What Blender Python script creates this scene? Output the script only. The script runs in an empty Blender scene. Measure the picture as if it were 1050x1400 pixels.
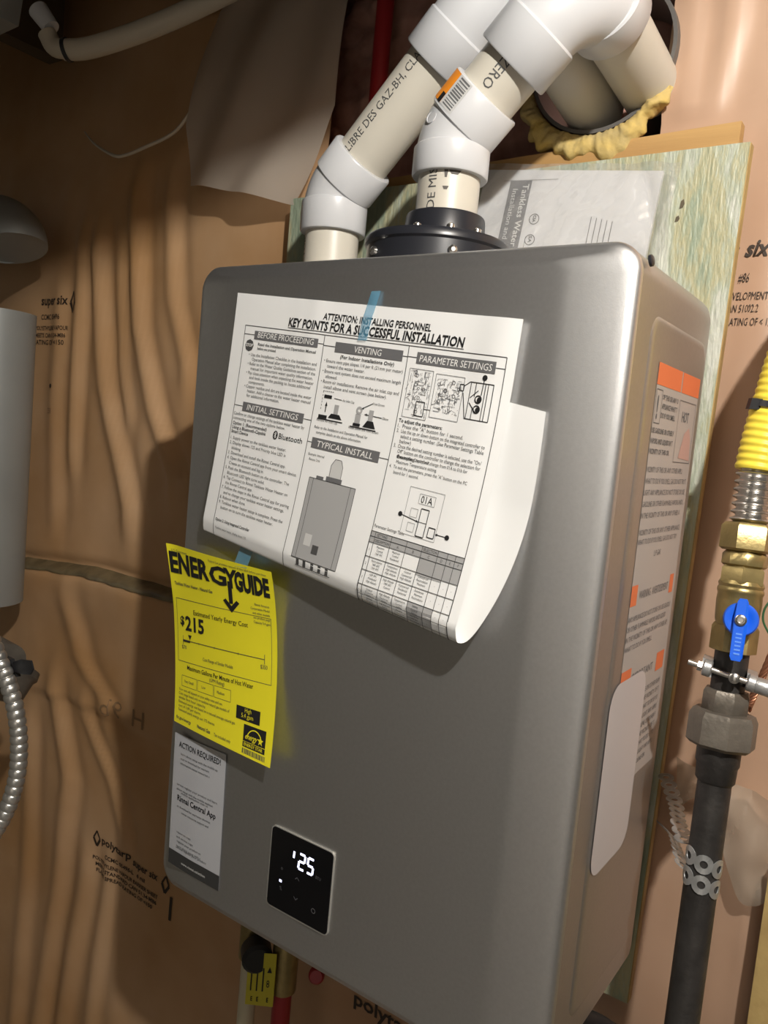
import bpy, bmesh, math, random
import numpy as np
from mathutils import Vector, Matrix, noise
random.seed(7)
PI = math.pi
S = bpy.context.scene
COL = S.collection

# ------------------------------------------------------------------ camera, world, lights, exposure
cam_d = bpy.data.cameras.new('camera')
cam = bpy.data.objects.new('camera', cam_d); COL.objects.link(cam)
cam_d.sensor_fit = 'VERTICAL'; cam_d.sensor_height = 24.0
cam_d.lens = 1090.0 / 1400.0 * 24.0
cam_d.clip_start = 0.02
r_ = Vector((0.81486, 0.57248, 0.09092)); u_ = Vector((-0.12847, 0.02540, 0.99139)); f_ = Vector((-0.56524, 0.81952, -0.09424))
cam.matrix_world = Matrix(((r_.x, u_.x, -f_.x, 0.4259), (r_.y, u_.y, -f_.y, -0.5718), (r_.z, u_.z, -f_.z, 0.5193), (0, 0, 0, 1)))
S.camera = cam

w = bpy.data.worlds.new('basement_air'); S.world = w; w.use_nodes = True
w.node_tree.nodes['Background'].inputs[0].default_value = (1.0, 0.86, 0.64, 1)
w.node_tree.nodes['Background'].inputs[1].default_value = 0.062

def lamp(name, loc, power, radius, col):
    l = bpy.data.lights.new(name, 'POINT'); l.energy = power; l.shadow_soft_size = radius; l.color = col
    o = bpy.data.objects.new(name, l); o.location = loc; COL.objects.link(o); return o
lamp('ceiling_bulb', (0.74, -0.62, 1.17), 66.0, 0.018, (1.0, 0.975, 0.92))

S.view_settings.view_transform = 'Standard'; S.view_settings.look = 'None'
S.view_settings.gamma = 1.0; S.view_settings.use_curve_mapping = False
S.view_settings.exposure = 0.0

# ------------------------------------------------------------------ materials
MATS = {}
def M(name, col, rough=0.5, metal=0.0, var=0.0, scale=20.0, bump=0.0, bscale=200.0, spec=0.5, emit=None, stretch=(1, 1, 1), col2=None, thr=None):
    m = bpy.data.materials.new(name); m.use_nodes = True
    nt = m.node_tree; b = nt.nodes['Principled BSDF']
    b.inputs['Base Color'].default_value = (*col, 1); b.inputs['Roughness'].default_value = rough
    b.inputs['Metallic'].default_value = metal; b.inputs['Specular IOR Level'].default_value = spec
    if emit:
        b.inputs['Emission Color'].default_value = (*emit[0], 1); b.inputs['Emission Strength'].default_value = emit[1]
    tc = nt.nodes.new('ShaderNodeTexCoord'); mp = nt.nodes.new('ShaderNodeMapping')
    mp.inputs['Scale'].default_value = stretch
    nt.links.new(tc.outputs['Object'], mp.inputs['Vector'])
    if var or col2:
        n = nt.nodes.new('ShaderNodeTexNoise'); n.inputs['Scale'].default_value = scale; n.inputs['Detail'].default_value = 6
        nt.links.new(mp.outputs[0], n.inputs['Vector'])
        r = nt.nodes.new('ShaderNodeValToRGB')
        lo, hi = thr or (0.3, 0.7)
        r.color_ramp.elements[0].position = lo; r.color_ramp.elements[1].position = hi
        c2 = col2 or tuple(min(1, c * (1 + var)) for c in col)
        c1 = col if col2 else tuple(c * (1 - var) for c in col)
        r.color_ramp.elements[0].color = (*c1, 1); r.color_ramp.elements[1].color = (*c2, 1)
        nt.links.new(n.outputs['Fac'], r.inputs[0]); nt.links.new(r.outputs[0], b.inputs['Base Color'])
    if bump:
        n2 = nt.nodes.new('ShaderNodeTexNoise'); n2.inputs['Scale'].default_value = bscale; n2.inputs['Detail'].default_value = 3
        nt.links.new(mp.outputs[0], n2.inputs['Vector'])
        bp = nt.nodes.new('ShaderNodeBump'); bp.inputs['Strength'].default_value = bump; bp.inputs['Distance'].default_value = 0.002
        nt.links.new(n2.outputs['Fac'], bp.inputs['Height']); nt.links.new(bp.outputs[0], b.inputs['Normal'])
    MATS[name] = m; return m

def film(name, col, clear, rough=0.25, var=20, gloss=0.04):
    """thin plastic film: part see-through, part milky, glossy on top"""
    m = bpy.data.materials.new(name); m.use_nodes = True; nt = m.node_tree; nt.nodes.clear()
    out = nt.nodes.new('ShaderNodeOutputMaterial')
    tr = nt.nodes.new('ShaderNodeBsdfTransparent'); tl = nt.nodes.new('ShaderNodeBsdfTranslucent'); df = nt.nodes.new('ShaderNodeBsdfDiffuse')
    gl = nt.nodes.new('ShaderNodeBsdfGlossy'); gl.inputs['Roughness'].default_value = rough
    for n in (tl, df): n.inputs['Color'].default_value = (*col, 1)
    m1 = nt.nodes.new('ShaderNodeMixShader'); m1.inputs[0].default_value = 0.4
    nt.links.new(df.outputs[0], m1.inputs[1]); nt.links.new(tl.outputs[0], m1.inputs[2])
    m2 = nt.nodes.new('ShaderNodeMixShader'); m2.inputs[0].default_value = clear
    nt.links.new(m1.outputs[0], m2.inputs[1]); nt.links.new(tr.outputs[0], m2.inputs[2])
    lw = nt.nodes.new('ShaderNodeLayerWeight'); lw.inputs[0].default_value = 0.22
    fr = nt.nodes.new('ShaderNodeMath'); fr.operation = 'MULTIPLY_ADD'; fr.inputs[1].default_value = 0.35; fr.inputs[2].default_value = gloss; nt.links.new(lw.outputs['Facing'], fr.inputs[0])
    m3 = nt.nodes.new('ShaderNodeMixShader')
    nt.links.new(fr.outputs[0], m3.inputs[0]); nt.links.new(m2.outputs[0], m3.inputs[1]); nt.links.new(gl.outputs[0], m3.inputs[2])
    tc = nt.nodes.new('ShaderNodeTexCoord'); nz = nt.nodes.new('ShaderNodeTexNoise'); nz.inputs['Scale'].default_value = var; nz.inputs['Detail'].default_value = 2
    bp = nt.nodes.new('ShaderNodeBump'); bp.inputs['Strength'].default_value = 0.5; bp.inputs['Distance'].default_value = 0.01
    nt.links.new(tc.outputs['Object'], nz.inputs['Vector']); nt.links.new(nz.outputs['Fac'], bp.inputs['Height'])
    nt.links.new(bp.outputs[0], gl.inputs['Normal'])
    nt.links.new(m3.outputs[0], out.inputs[0]); MATS[name] = m; return m

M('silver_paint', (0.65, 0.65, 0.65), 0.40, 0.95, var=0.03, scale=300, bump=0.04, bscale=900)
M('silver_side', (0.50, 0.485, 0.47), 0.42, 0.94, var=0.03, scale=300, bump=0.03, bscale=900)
M('dark_gap', (0.02, 0.02, 0.02), 0.8)
M('black_plastic', (0.018, 0.019, 0.024), 0.32)
M('glass_black', (0.004, 0.004, 0.005), 0.08)
M('bezel_grey', (0.42, 0.41, 0.38), 0.4, 0.3)
M('digit_glow', (0.7, 0.75, 1), 0.5, emit=((0.72, 0.74, 1.0), 3.2))
M('icon_dim', (0.10, 0.10, 0.11), 0.5)
M('paper', (0.80, 0.805, 0.80), 0.55, var=0.012, scale=30, spec=0.3)
M('ink', (0.012, 0.012, 0.013), 0.6)
M('ink_soft', (0.07, 0.07, 0.07), 0.6)
M('ink_grey', (0.13, 0.13, 0.135), 0.6)
M('print_grey', (0.36, 0.36, 0.36), 0.6)
M('print_pale', (0.55, 0.55, 0.54), 0.6)
M('paper_white', (0.8, 0.8, 0.78), 0.6)
M('yellow_paper', (0.84, 0.76, 0.025), 0.5, var=0.02, scale=25)
M('sticker_grey', (0.50, 0.51, 0.54), 0.4)
M('sticker_dark', (0.045, 0.045, 0.045), 0.4)
M('blue_tape', (0.16, 0.47, 0.66), 0.6, bump=0.2, bscale=400)
M('pvc_cream', (0.56, 0.525, 0.45), 0.36, var=0.03, scale=15)
M('pvc_white', (0.57, 0.575, 0.59), 0.30, var=0.02, scale=25)
M('pvc_dirt', (0.10, 0.09, 0.08), 0.7)
M('orange_print', (0.85, 0.28, 0.02), 0.5)
def poly_mat():
    m = M('poly', (0.40, 0.215, 0.085), 0.40, bump=0.22, bscale=16, spec=0.4); nt = m.node_tree; b = nt.nodes['Principled BSDF']
    tc = nt.nodes.new('ShaderNodeTexCoord'); sx = nt.nodes.new('ShaderNodeSeparateXYZ'); nt.links.new(tc.outputs['Object'], sx.inputs[0])
    n = nt.nodes.new('ShaderNodeTexNoise'); n.inputs['Scale'].default_value = 3.5; n.inputs['Detail'].default_value = 5; nt.links.new(tc.outputs['Object'], n.inputs['Vector'])
    def ramp(p, q, c, d):
        r = nt.nodes.new('ShaderNodeValToRGB'); r.color_ramp.elements[0].position = p; r.color_ramp.elements[1].position = q
        r.color_ramp.elements[0].color = (*c, 1); r.color_ramp.elements[1].color = (*d, 1); return r
    lf = ramp(.35, .66, (0.46, 0.255, 0.110), (0.60, 0.380, 0.215)); rt = ramp(.35, .66, (0.39, 0.24, 0.155), (0.50, 0.33, 0.23))
    nt.links.new(n.outputs['Fac'], lf.inputs[0]); nt.links.new(n.outputs['Fac'], rt.inputs[0])
    mr = nt.nodes.new('ShaderNodeMapRange'); mr.inputs[1].default_value = -0.45; mr.inputs[2].default_value = 0.15; nt.links.new(sx.outputs[0], mr.inputs[0])
    mx = nt.nodes.new('ShaderNodeMix'); mx.data_type = 'RGBA'; nt.links.new(mr.outputs[0], mx.inputs[0]); nt.links.new(lf.outputs[0], mx.inputs[6]); nt.links.new(rt.outputs[0], mx.inputs[7])
    nt.links.new(mx.outputs[2], b.inputs['Base Color'])
poly_mat()
M('poly_ink', (0.035, 0.022, 0.014), 0.55)
M('insulation_pink', (0.55, 0.32, 0.26), 0.95, col2=(0.25, 0.115, 0.085), scale=18, bump=0.9, bscale=60)
M('insulation_yellow', (0.60, 0.42, 0.11), 0.9, col2=(0.42, 0.33, 0.16), scale=30, bump=0.9, bscale=110)
M('duct_dark', (0.16, 0.15, 0.14), 0.5, 0.4)
m = M('osb_green', (0.25, 0.30, 0.22), 0.5, col2=(0.5, 0.5, 0.4), scale=7, bump=0.9, bscale=120, stretch=(2.4, 1, 0.55))
for n in m.node_tree.nodes:
    if n.type == 'TEX_NOISE' and abs(n.inputs['Scale'].default_value - 7) < .01: n.inputs['Detail'].default_value = 9; n.inputs['Roughness'].default_value = 0.68
    if n.type == 'VALTORGB':
        cr = n.color_ramp; cr.elements[0].position = 0.34; cr.elements[0].color = (0.21, 0.265, 0.19, 1); cr.elements[1].position = 0.68; cr.elements[1].color = (0.56, 0.57, 0.52, 1)
        for p, c in ((0.43, (0.30, 0.345, 0.25)), (0.49, (0.41, 0.385, 0.235)), (0.54, (0.38, 0.41, 0.315)), (0.60, (0.50, 0.51, 0.44))): e = cr.elements.new(p); e.color = (*c, 1)
M('osb_raw', (0.50, 0.36, 0.14), 0.7, col2=(0.30, 0.19, 0.07), scale=30, bump=0.6, bscale=90, stretch=(1, 1, 0.6))
M('ply_tan', (0.50, 0.30, 0.11), 0.65, col2=(0.36, 0.20, 0.07), scale=14, bump=0.4, bscale=70, stretch=(0.15, 1, 2.0))
M('strand_dark', (0.10, 0.08, 0.05), 0.8)
M('strand_pale', (0.43, 0.45, 0.38), 0.55, var=0.15, scale=60, stretch=(3, 1, .4))
M('strand_tan', (0.36, 0.36, 0.23), 0.6, var=0.15, scale=60, stretch=(3, 1, .4))
M('wood_joist', (0.12, 0.085, 0.05), 0.8, var=0.25, scale=9, bump=0.3, bscale=40, stretch=(1, 0.1, 1))
M("drywall", (0.82, 0.80, 0.77), 0.9, var=0.03, scale=8)
M('concrete', (0.30, 0.285, 0.26), 0.85, var=0.15, scale=5, bump=0.3)
M('brass', (0.36, 0.28, 0.12), 0.36, 0.75, var=0.22, scale=45, bump=0.12, bscale=300)
M('iron_black', (0.035, 0.032, 0.030), 0.45, 0.25, var=0.35, scale=50, bump=0.3, bscale=200)
M('iron_grey', (0.17, 0.15, 0.125), 0.45, 0.5, var=0.2, scale=40, bump=0.25, bscale=250)
M('steel_bright', (0.62, 0.60, 0.57), 0.24, 0.95)
M('galvanized', (0.50, 0.51, 0.51), 0.40, 0.75, var=0.18, scale=70)
M('conduit_steel', (0.66, 0.65, 0.62), 0.30, 0.85)
M('seam_film', (0.17, 0.13, 0.07), 0.22, var=0.3, scale=30, bump=0.5, bscale=60, spec=0.7)
M('faded_ink', (0.27, 0.16, 0.08), 0.5)
M('zinc_cast', (0.42, 0.42, 0.42), 0.38, 0.7, var=0.1, scale=80, bump=0.2, bscale=300)
M('yellow_jacket', (0.80, 0.64, 0.06), 0.42)
M('blue_plastic', (0.006, 0.11, 0.72), 0.35)
M('blue_pale', (0.12, 0.30, 0.85), 0.4)
M('black_rubber', (0.012, 0.012, 0.014), 0.5)
M('copper', (0.36, 0.16, 0.09), 0.4, 0.7)
M('green_wire', (0.03, 0.10, 0.04), 0.5)
M('red_pex', (0.34, 0.015, 0.02), 0.4)
M('cream_pex', (0.62, 0.57, 0.42), 0.42)
M('tag_yellow', (0.62, 0.55, 0.04), 0.5)
M('duct_grey', (0.30, 0.31, 0.30), 0.5, 0.3, var=0.06, scale=8)
M('hose_cream', (0.48, 0.43, 0.34), 0.5)
M('cord_white', (0.62, 0.55, 0.44), 0.5)
M('warn_paper', (0.40, 0.36, 0.335), 0.5)
M('warn_orange', (0.70, 0.17, 0.06), 0.5)
M('warn_pink', (0.48, 0.30, 0.26), 0.5)
M('plate_pale', (0.52, 0.475, 0.47), 0.5)
M('booklet_cover', (0.74, 0.74, 0.75), 0.5)
M('booklet_band', (0.20, 0.20, 0.21), 0.5)
film('film_clear', (0.75, 0.74, 0.72), 0.78, 0.14, 30, 0.13)
film('film_milky', (0.70, 0.62, 0.53), 0.30, 0.3, 14)
film('film_scrap', (0.60, 0.52, 0.42), 0.45, 0.15, 40)
m = film('film_tape', (0.16, 0.50, 0.75), 0.55, 0.5, 60)

# ------------------------------------------------------------------ mesh helpers
class MB:
    def __init__(s): s.v = []; s.f = []
    def add(s, v, f):
        o = len(s.v); s.v += [tuple(p) for p in v]; s.f += [tuple(i + o for i in q) for q in f]; return s
    def box(s, a, b):
        x0, y0, z0 = a; x1, y1, z1 = b
        return s.add([(x0, y0, z0), (x1, y0, z0), (x1, y1, z0), (x0, y1, z0), (x0, y0, z1), (x1, y0, z1), (x1, y1, z1), (x0, y1, z1)],
                     [(0, 3, 2, 1), (4, 5, 6, 7), (0, 1, 5, 4), (1, 2, 6, 5), (2, 3, 7, 6), (3, 0, 4, 7)])
    def obox(s, c, ax, ay, az, hx, hy, hz):
        c = Vector(c); v = []
        for k in (-1, 1):
            for (i, j) in ((-1, -1), (1, -1), (1, 1), (-1, 1)): v.append(c + ax * hx * i + ay * hy * j + az * hz * k)
        return s.add(v, [(0, 3, 2, 1), (4, 5, 6, 7), (0, 1, 5, 4), (1, 2, 6, 5), (2, 3, 7, 6), (3, 0, 4, 7)])
    def tube(s, path, rad, seg=24, caps=True, ref=None, spin=0.0):
        P = [Vector(p) for p in path]; n = len(P)
        R = rad if isinstance(rad, (list, tuple)) else [rad] * n
        T = []
        for i in range(n):
            t = (P[min(i + 1, n - 1)] - P[max(i - 1, 0)])
            if t.length < 1e-9: t = T[-1] if T else Vector((0, 0, 1))
            T.append(t.normalized())
        N = Vector(ref) if ref else (Vector((1, 0, 0)) if abs(T[0].x) < 0.9 else Vector((0, 1, 0)))
        V = []; F = []
        for i in range(n):
            N = (N - T[i] * N.dot(T[i])).normalized(); Bn = T[i].cross(N)
            for k in range(seg):
                a = 2 * PI * k / seg + spin; V.append(P[i] + (N * math.cos(a) + Bn * math.sin(a)) * R[i])
        for i in range(n - 1):
            for k in range(seg):
                k2 = (k + 1) % seg; F.append((i * seg + k, i * seg + k2, (i + 1) * seg + k2, (i + 1) * seg + k))
        if caps: F.append(tuple(range(seg - 1, -1, -1))); F.append(tuple((n - 1) * seg + k for k in range(seg)))
        return s.add(V, F)
    def lathe(s, c, ax, prof, seg=32, ref=None, spin=0.0, caps=True):
        """prof: list of (distance along axis, radius)"""
        c = Vector(c); ax = Vector(ax).normalized()
        N = Vector(ref) if ref else (Vector((1, 0, 0)) if abs(ax.x) < 0.9 else Vector((0, 1, 0)))
        N = (N - ax * N.dot(ax)).normalized(); Bn = ax.cross(N); V = []; F = []
        for (d, r) in prof:
            for k in range(seg):
                a = 2 * PI * k / seg + spin; V.append(c + ax * d + (N * math.cos(a) + Bn * math.sin(a)) * r)
        n = len(prof)
        for i in range(n - 1):
            for k in range(seg):
                k2 = (k + 1) % seg; F.append((i * seg + k, i * seg + k2, (i + 1) * seg + k2, (i + 1) * seg + k))
        if caps: F.append(tuple(range(seg - 1, -1, -1))); F.append(tuple((n - 1) * seg + k for k in range(seg)))
        return s.add(V, F)
    def grid(s, fn, nu, nv, back=None):
        V = [fn(i / nu, j / nv) for j in range(nv + 1) for i in range(nu + 1)]
        F = [(j * (nu + 1) + i, j * (nu + 1) + i + 1, (j + 1) * (nu + 1) + i + 1, (j + 1) * (nu + 1) + i) for j in range(nv) for i in range(nu)]
        return s.add(V, F)
    def prism(s, poly, fn0, fn1):
        """poly 2-D outline; fn0 / fn1 map (u, v) to the two faces"""
        n = len(poly); V = [fn0(*p) for p in poly] + [fn1(*p) for p in poly]
        F = [tuple(range(n)), tuple(range(2 * n - 1, n - 1, -1))] + [(i, n + i, n + (i + 1) % n, (i + 1) % n) for i in range(n)]
        return s.add(V, F)

def origin(o):
    p = o; m = Vector((0, 0, 0))
    return Vector(o['_org']) if '_org' in o else m

def obj(name, mb, mat, parent=None, smooth=True, angle=40, fix=True):
    me = bpy.data.meshes.new(name); me.from_pydata([tuple(v) for v in mb.v], [], mb.f)
    if fix:
        bm = bmesh.new(); bm.from_mesh(me); bmesh.ops.recalc_face_normals(bm, faces=bm.faces)
        if smooth:
            ca = math.radians(angle)
            for f in bm.faces: f.smooth = True
            for e in bm.edges:
                if len(e.link_faces) == 2 and e.calc_face_angle(0) > ca: e.smooth = False
        bm.to_mesh(me); bm.free()
    me.materials.append(MATS[mat]); me.update()
    o = bpy.data.objects.new(name, me); COL.objects.link(o)
    if parent:
        # vertices are world coordinates: move them into the frame of the root empty
        base = Vector(parent.get('_base', (0, 0, 0)))
        o['_base'] = tuple(base)
        if base.length: me.transform(Matrix.Translation(-base))
        o.parent = parent
    else:
        o['_base'] = (0, 0, 0)
    return o

def thing(name, label, cat, loc, group=None):
    o = bpy.data.objects.new(name, None); COL.objects.link(o); o.location = loc
    o.empty_display_size = 0.05
    o['label'] = label; o['category'] = cat; o['_base'] = tuple(loc)
    if group: o['group'] = group
    return o
def tag(o, label, cat, group=None):
    o['label'] = label; o['category'] = cat
    if group: o['group'] = group
    return o
def struct(name, mb, mat, **k):
    o = obj(name, mb, mat, **k); o['kind'] = 'structure'; return o

# ---- flat print: text and shapes drawn in (s, t) then laid onto a surface
TXT = {}
def glyphs(txt, bold=0.0, shear=0.0):
    key = (txt, bold, shear)
    if key in TXT: return TXT[key]
    c = bpy.data.curves.new('lettering', 'FONT'); c.body = txt; c.size = 1.0; c.resolution_u = 2; c.shear = shear; c.offset = bold
    o = bpy.data.objects.new('lettering', c)
    me = bpy.data.meshes.new_from_object(o)
    V = [(v.co.x, v.co.y) for v in me.vertices]; F = [tuple(p.vertices) for p in me.polygons]
    bpy.data.objects.remove(o); bpy.data.curves.remove(c); bpy.data.meshes.remove(me)
    TXT[key] = (V, F); return V, F
def text(mb, txt, s, t, h, fn, wfit=None, nar=0.82, bold=0.0, shear=0.0, align='L', maxw=None, lift=0.0):
    """baseline starts at (s, t); t grows downward; h = cap height"""
    V, F = glyphs(txt, bold, shear)
    if not V: return 0
    k = h / 0.70
    x0 = min(v[0] for v in V); x1 = max(v[0] for v in V)
    wd = (x1 - x0) * k * nar
    kx = k * nar
    if wfit: kx = wfit / (x1 - x0); wd = wfit
    elif maxw and wd > maxw: kx = maxw / (x1 - x0); wd = maxw
    if align == 'C': s = s - wd / 2
    if align == 'R': s = s - wd
    mb.add([fn(s + (v[0] - x0) * kx, t - v[1] * k) for v in V], F)
    return wd
def quad(mb, s0, t0, s1, t1, fn, step=0.008):
    nu = max(1, int(abs(s1 - s0) / step)); nv = max(1, int(abs(t1 - t0) / step))
    mb.grid(lambda a, b: fn(s0 + (s1 - s0) * a, t0 + (t1 - t0) * b), nu, nv)
def line(mb, p, q, wd, fn, step=0.006):
    d = Vector((q[0] - p[0], q[1] - p[1])); L = d.length
    if L < 1e-9: return
    nrm = Vector((-d.y, d.x)) / L * wd / 2
    n = max(1, int(L / step))
    mb.grid(lambda a, b: fn(p[0] + d.x * a + nrm.x * (2 * b - 1), p[1] + d.y * a + nrm.y * (2 * b - 1)), n, 1)
def frame(mb, s0, t0, s1, t1, wd, fn):
    line(mb, (s0, t0), (s1, t0), wd, fn); line(mb, (s0, t1), (s1, t1), wd, fn)
    line(mb, (s0, t0), (s0, t1), wd, fn); line(mb, (s1, t0), (s1, t1), wd, fn)
def disc(mb, s, t, r, fn, n=16, ry=None):
    mb.add([fn(s + r * math.cos(2 * PI * k / n), t + (ry or r) * math.sin(2 * PI * k / n)) for k in range(n)], [tuple(range(n))])
def ring2(mb, s, t, r0, r1, fn, n=20, a0=0, a1=2 * PI, ky=1.0):
    V = []
    for k in range(n + 1):
        a = a0 + (a1 - a0) * k / n
        V += [fn(s + r0 * math.cos(a), t + ky * r0 * math.sin(a)), fn(s + r1 * math.cos(a), t + ky * r1 * math.sin(a))]
    mb.add(V, [(2 * k, 2 * k + 1, 2 * k + 3, 2 * k + 2) for k in range(n)])
def poly2(mb, pts, fn): mb.add([fn(*p) for p in pts], [tuple(range(len(pts)))])
def islands(mb):
    p = list(range(len(mb.v)))
    def find(a):
        while p[a] != a: p[a] = p[p[a]]; a = p[a]
        return a
    for f in mb.f:
        r = find(f[0])
        for q in f[1:]: p[find(q)] = r
    return len({find(f[0]) for f in mb.f})
def ink(name, mb, mat, parent):
    o = obj(name, mb, mat, parent, smooth=False, fix=False)
    if islands(mb) > 1: o['kind'] = 'stuff'      # lettering and line work
    return o
def surf(P, lift):
    """lay print on a surface P(s, t), lifted off it along the normal (towards -y / viewer side)"""
    def fn(s, t):
        p = Vector(P(s, t)); e = 1e-4
        a = Vector(P(s + e, t)) - p; b = Vector(P(s, t + e)) - p
        n = a.cross(b)
        if n.length < 1e-14: return p
        return p - n.normalized() * lift
    return fn
def rrect(x0, z0, x1, z1, r, n=8):
    pts = []
    for (cx, cz, a0) in ((x1 - r, z0 + r, -PI / 2), (x1 - r, z1 - r, 0), (x0 + r, z1 - r, PI / 2), (x0 + r, z0 + r, PI)):
        for k in range(n + 1):
            a = a0 + PI / 2 * k / n; pts.append((cx + r * math.cos(a), cz + r * math.sin(a)))
    return pts
def arc(A, B, Cc, R, n=10):
    """rounded corner A-B-Cc with bend radius R, list of points from tangent to tangent"""
    A, B, Cc = Vector(A), Vector(B), Vector(Cc)
    u = (A - B).normalized(); v = (Cc - B).normalized()
    th = u.angle(v); d = R / math.tan(th / 2)
    ctr = B + (u + v).normalized() * (R / math.sin(th / 2))
    p0 = B + u * d - ctr; p1 = B + v * d - ctr
    ang = p0.angle(p1); axis = p0.cross(p1).normalized()
    return [ctr + Matrix.Rotation(ang * k / n, 3, axis) @ p0 for k in range(n + 1)]

# ------------------------------------------------------------------ the room
WY = 0.275
def fold(x, z, pts, wd, amp):
    """soft crease that follows pts (x, z), z falling"""
    if z > pts[0][1] or z < pts[-1][1]:
        zc = min(max(z, pts[-1][1]), pts[0][1]); fade = math.exp(-((z - zc) / 0.05) ** 2)
    else: zc = z; fade = 1
    for (x0, z0), (x1, z1) in zip(pts, pts[1:]):
        if z1 <= zc <= z0:
            k = (z0 - zc) / (z0 - z1 + 1e-9); xf = x0 + (x1 - x0) * k; break
    else: return 0
    d = (x - xf) / wd
    return 0.62 * amp * fade * (math.exp(-d * d) - 0.7 * math.exp(-(d - 1.5) ** 2))
FOLDS = [
    ([(-0.70, 0.86), (-0.68, 0.66), (-0.63, 0.52), (-0.57, 0.42)], 0.017, 0.016),
    ([(-0.80, 0.78), (-0.765, 0.56), (-0.715, 0.44), (-0.68, 0.36)], 0.019, 0.017),
    ([(-0.84, 0.78), (-0.845, 0.62), (-0.85, 0.45)], 0.016, 0.012),
    ([(-0.62, 0.86), (-0.60, 0.70), (-0.56, 0.60)], 0.016, 0.012),
    ([(-0.735, 0.74), (-0.725, 0.60), (-0.70, 0.52)], 0.014, 0.008),
    ([(-0.90, 0.70), (-0.91, 0.50), (-0.90, 0.34)], 0.02, 0.008),
    ([(-0.82, 0.17), (-0.78, 0.08), (-0.70, 0.02)], 0.022, 0.010),
    ([(-0.85, 0.0), (-0.80, -0.15), (-0.82, -0.35), (-0.86, -0.7)], 0.020, 0.014),
    ([(-0.76, -0.02), (-0.68, -0.12), (-0.64, -0.20)], 0.016, 0.010),
    ([(-0.74, -0.30), (-0.76, -0.45), (-0.80, -0.75)], 0.022, 0.013),
    ([(-0.68, -0.30), (-0.69, -0.45), (-0.70, -0.75)], 0.018, 0.009),
    ([(-0.93, -0.1), (-0.92, -0.4), (-0.93, -0.75)], 0.02, 0.010),
    ([(0.262, 0.70), (0.27, 0.60), (0.275, 0.45)], 0.012, 0.008),
    ([(0.255, 0.44), (0.265, 0.30), (0.262, 0.10), (0.25, -0.1)], 0.012, 0.009),
    ([(0.32, 0.16), (0.335, 0.0), (0.33, -0.2)], 0.014, 0.010),
    ([(0.20, 1.1), (0.205, 0.95), (0.19, 0.87)], 0.014, 0.008),
    ([(0.15, 1.1), (0.165, 0.95), (0.17, 0.86)], 0.010, 0.005),
]
def wy(x, z):
    y = WY
    n = noise.noise(Vector((x * 3.1, 0.3, z * 2.3))) * 0.011 + noise.noise(Vector((x * 9, 4.3, z * 5))) * 0.004 + noise.noise(Vector((x * 26, 7.3, z * 14))) * 0.0011
    for (p, wd, am) in FOLDS:
        if abs(x - p[0][0]) < 0.3: n -= fold(x, z, p, wd, am)
    # ledge where the lower sheet bulges over a strapping board
    zr = 0.214 + 0.02 * min(1, (x + 1.0) / 0.25)
    if x < -0.2:
        d = z - zr
        n -= 0.020 * math.exp(-(max(0, -d) / 0.09) ** 2) * (1 / (1 + math.exp(max(-60, min(60, d / 0.004)))))
        n += 0.010 * math.exp(-(d - 0.012) ** 2 / 0.0001)
        zs = -0.012 + 0.008 * math.sin((x + 0.9) * 9)
        n -= 0.006 / (1 + math.exp(max(-60, min(60, -(z - zs) / 0.002)))) * math.exp(-(max(0, z - zs) / 0.15) ** 2)
    # stay behind the mounting boards
    if -0.36 < x < 0.25 and -0.08 < z < 0.87:
        n = max(n, 0.001)
        return y + abs(n) * 0.3 + 0.001
    e = min(1.0, max(0.0, min(abs(x - 0.25), 9) / 0.05)) if 0.2 < x < 0.3 else 1.0
    return y + n * e + 0.001
bm = MB()
NX, NZ = 370, 330
X0, X1, Z0, Z1 = -1.6, 1.5, -1.35, 1.27
V = []; keep = {}
for j in range(NZ + 1):
    for i in range(NX + 1):
        x = X0 + (X1 - X0) * i / NX; z = Z0 + (Z1 - Z0) * j / NZ
        V.append((x, wy(x, z), z))
F = []
for j in range(NZ):
    for i in range(NX):
        a = j * (NX + 1) + i
        cx = X0 + (X1 - X0) * (i + .5) / NX; cz = Z0 + (Z1 - Z0) * (j + .5) / NZ
        xr = 0.141
        if -0.30 < cx < xr and cz > 0.80: continue        # the barrier is cut open round the vent
        F.append((a, a + 1, a + NX + 2, a + NX + 1))
bm.add(V, F)
wall = struct('wall_back', bm, 'poly', angle=180)
# everything behind the barrier
bm = MB(); bm.grid(lambda a, b: (-1.7 + 2.7 * a, 0.40, -1.35 + 2.62 * b), 2, 2)
struct('wall_outer', MB().box((-1.7, 0.40, -1.35), (1.0, 0.44, 1.27)), 'concrete', smooth=False)

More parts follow.
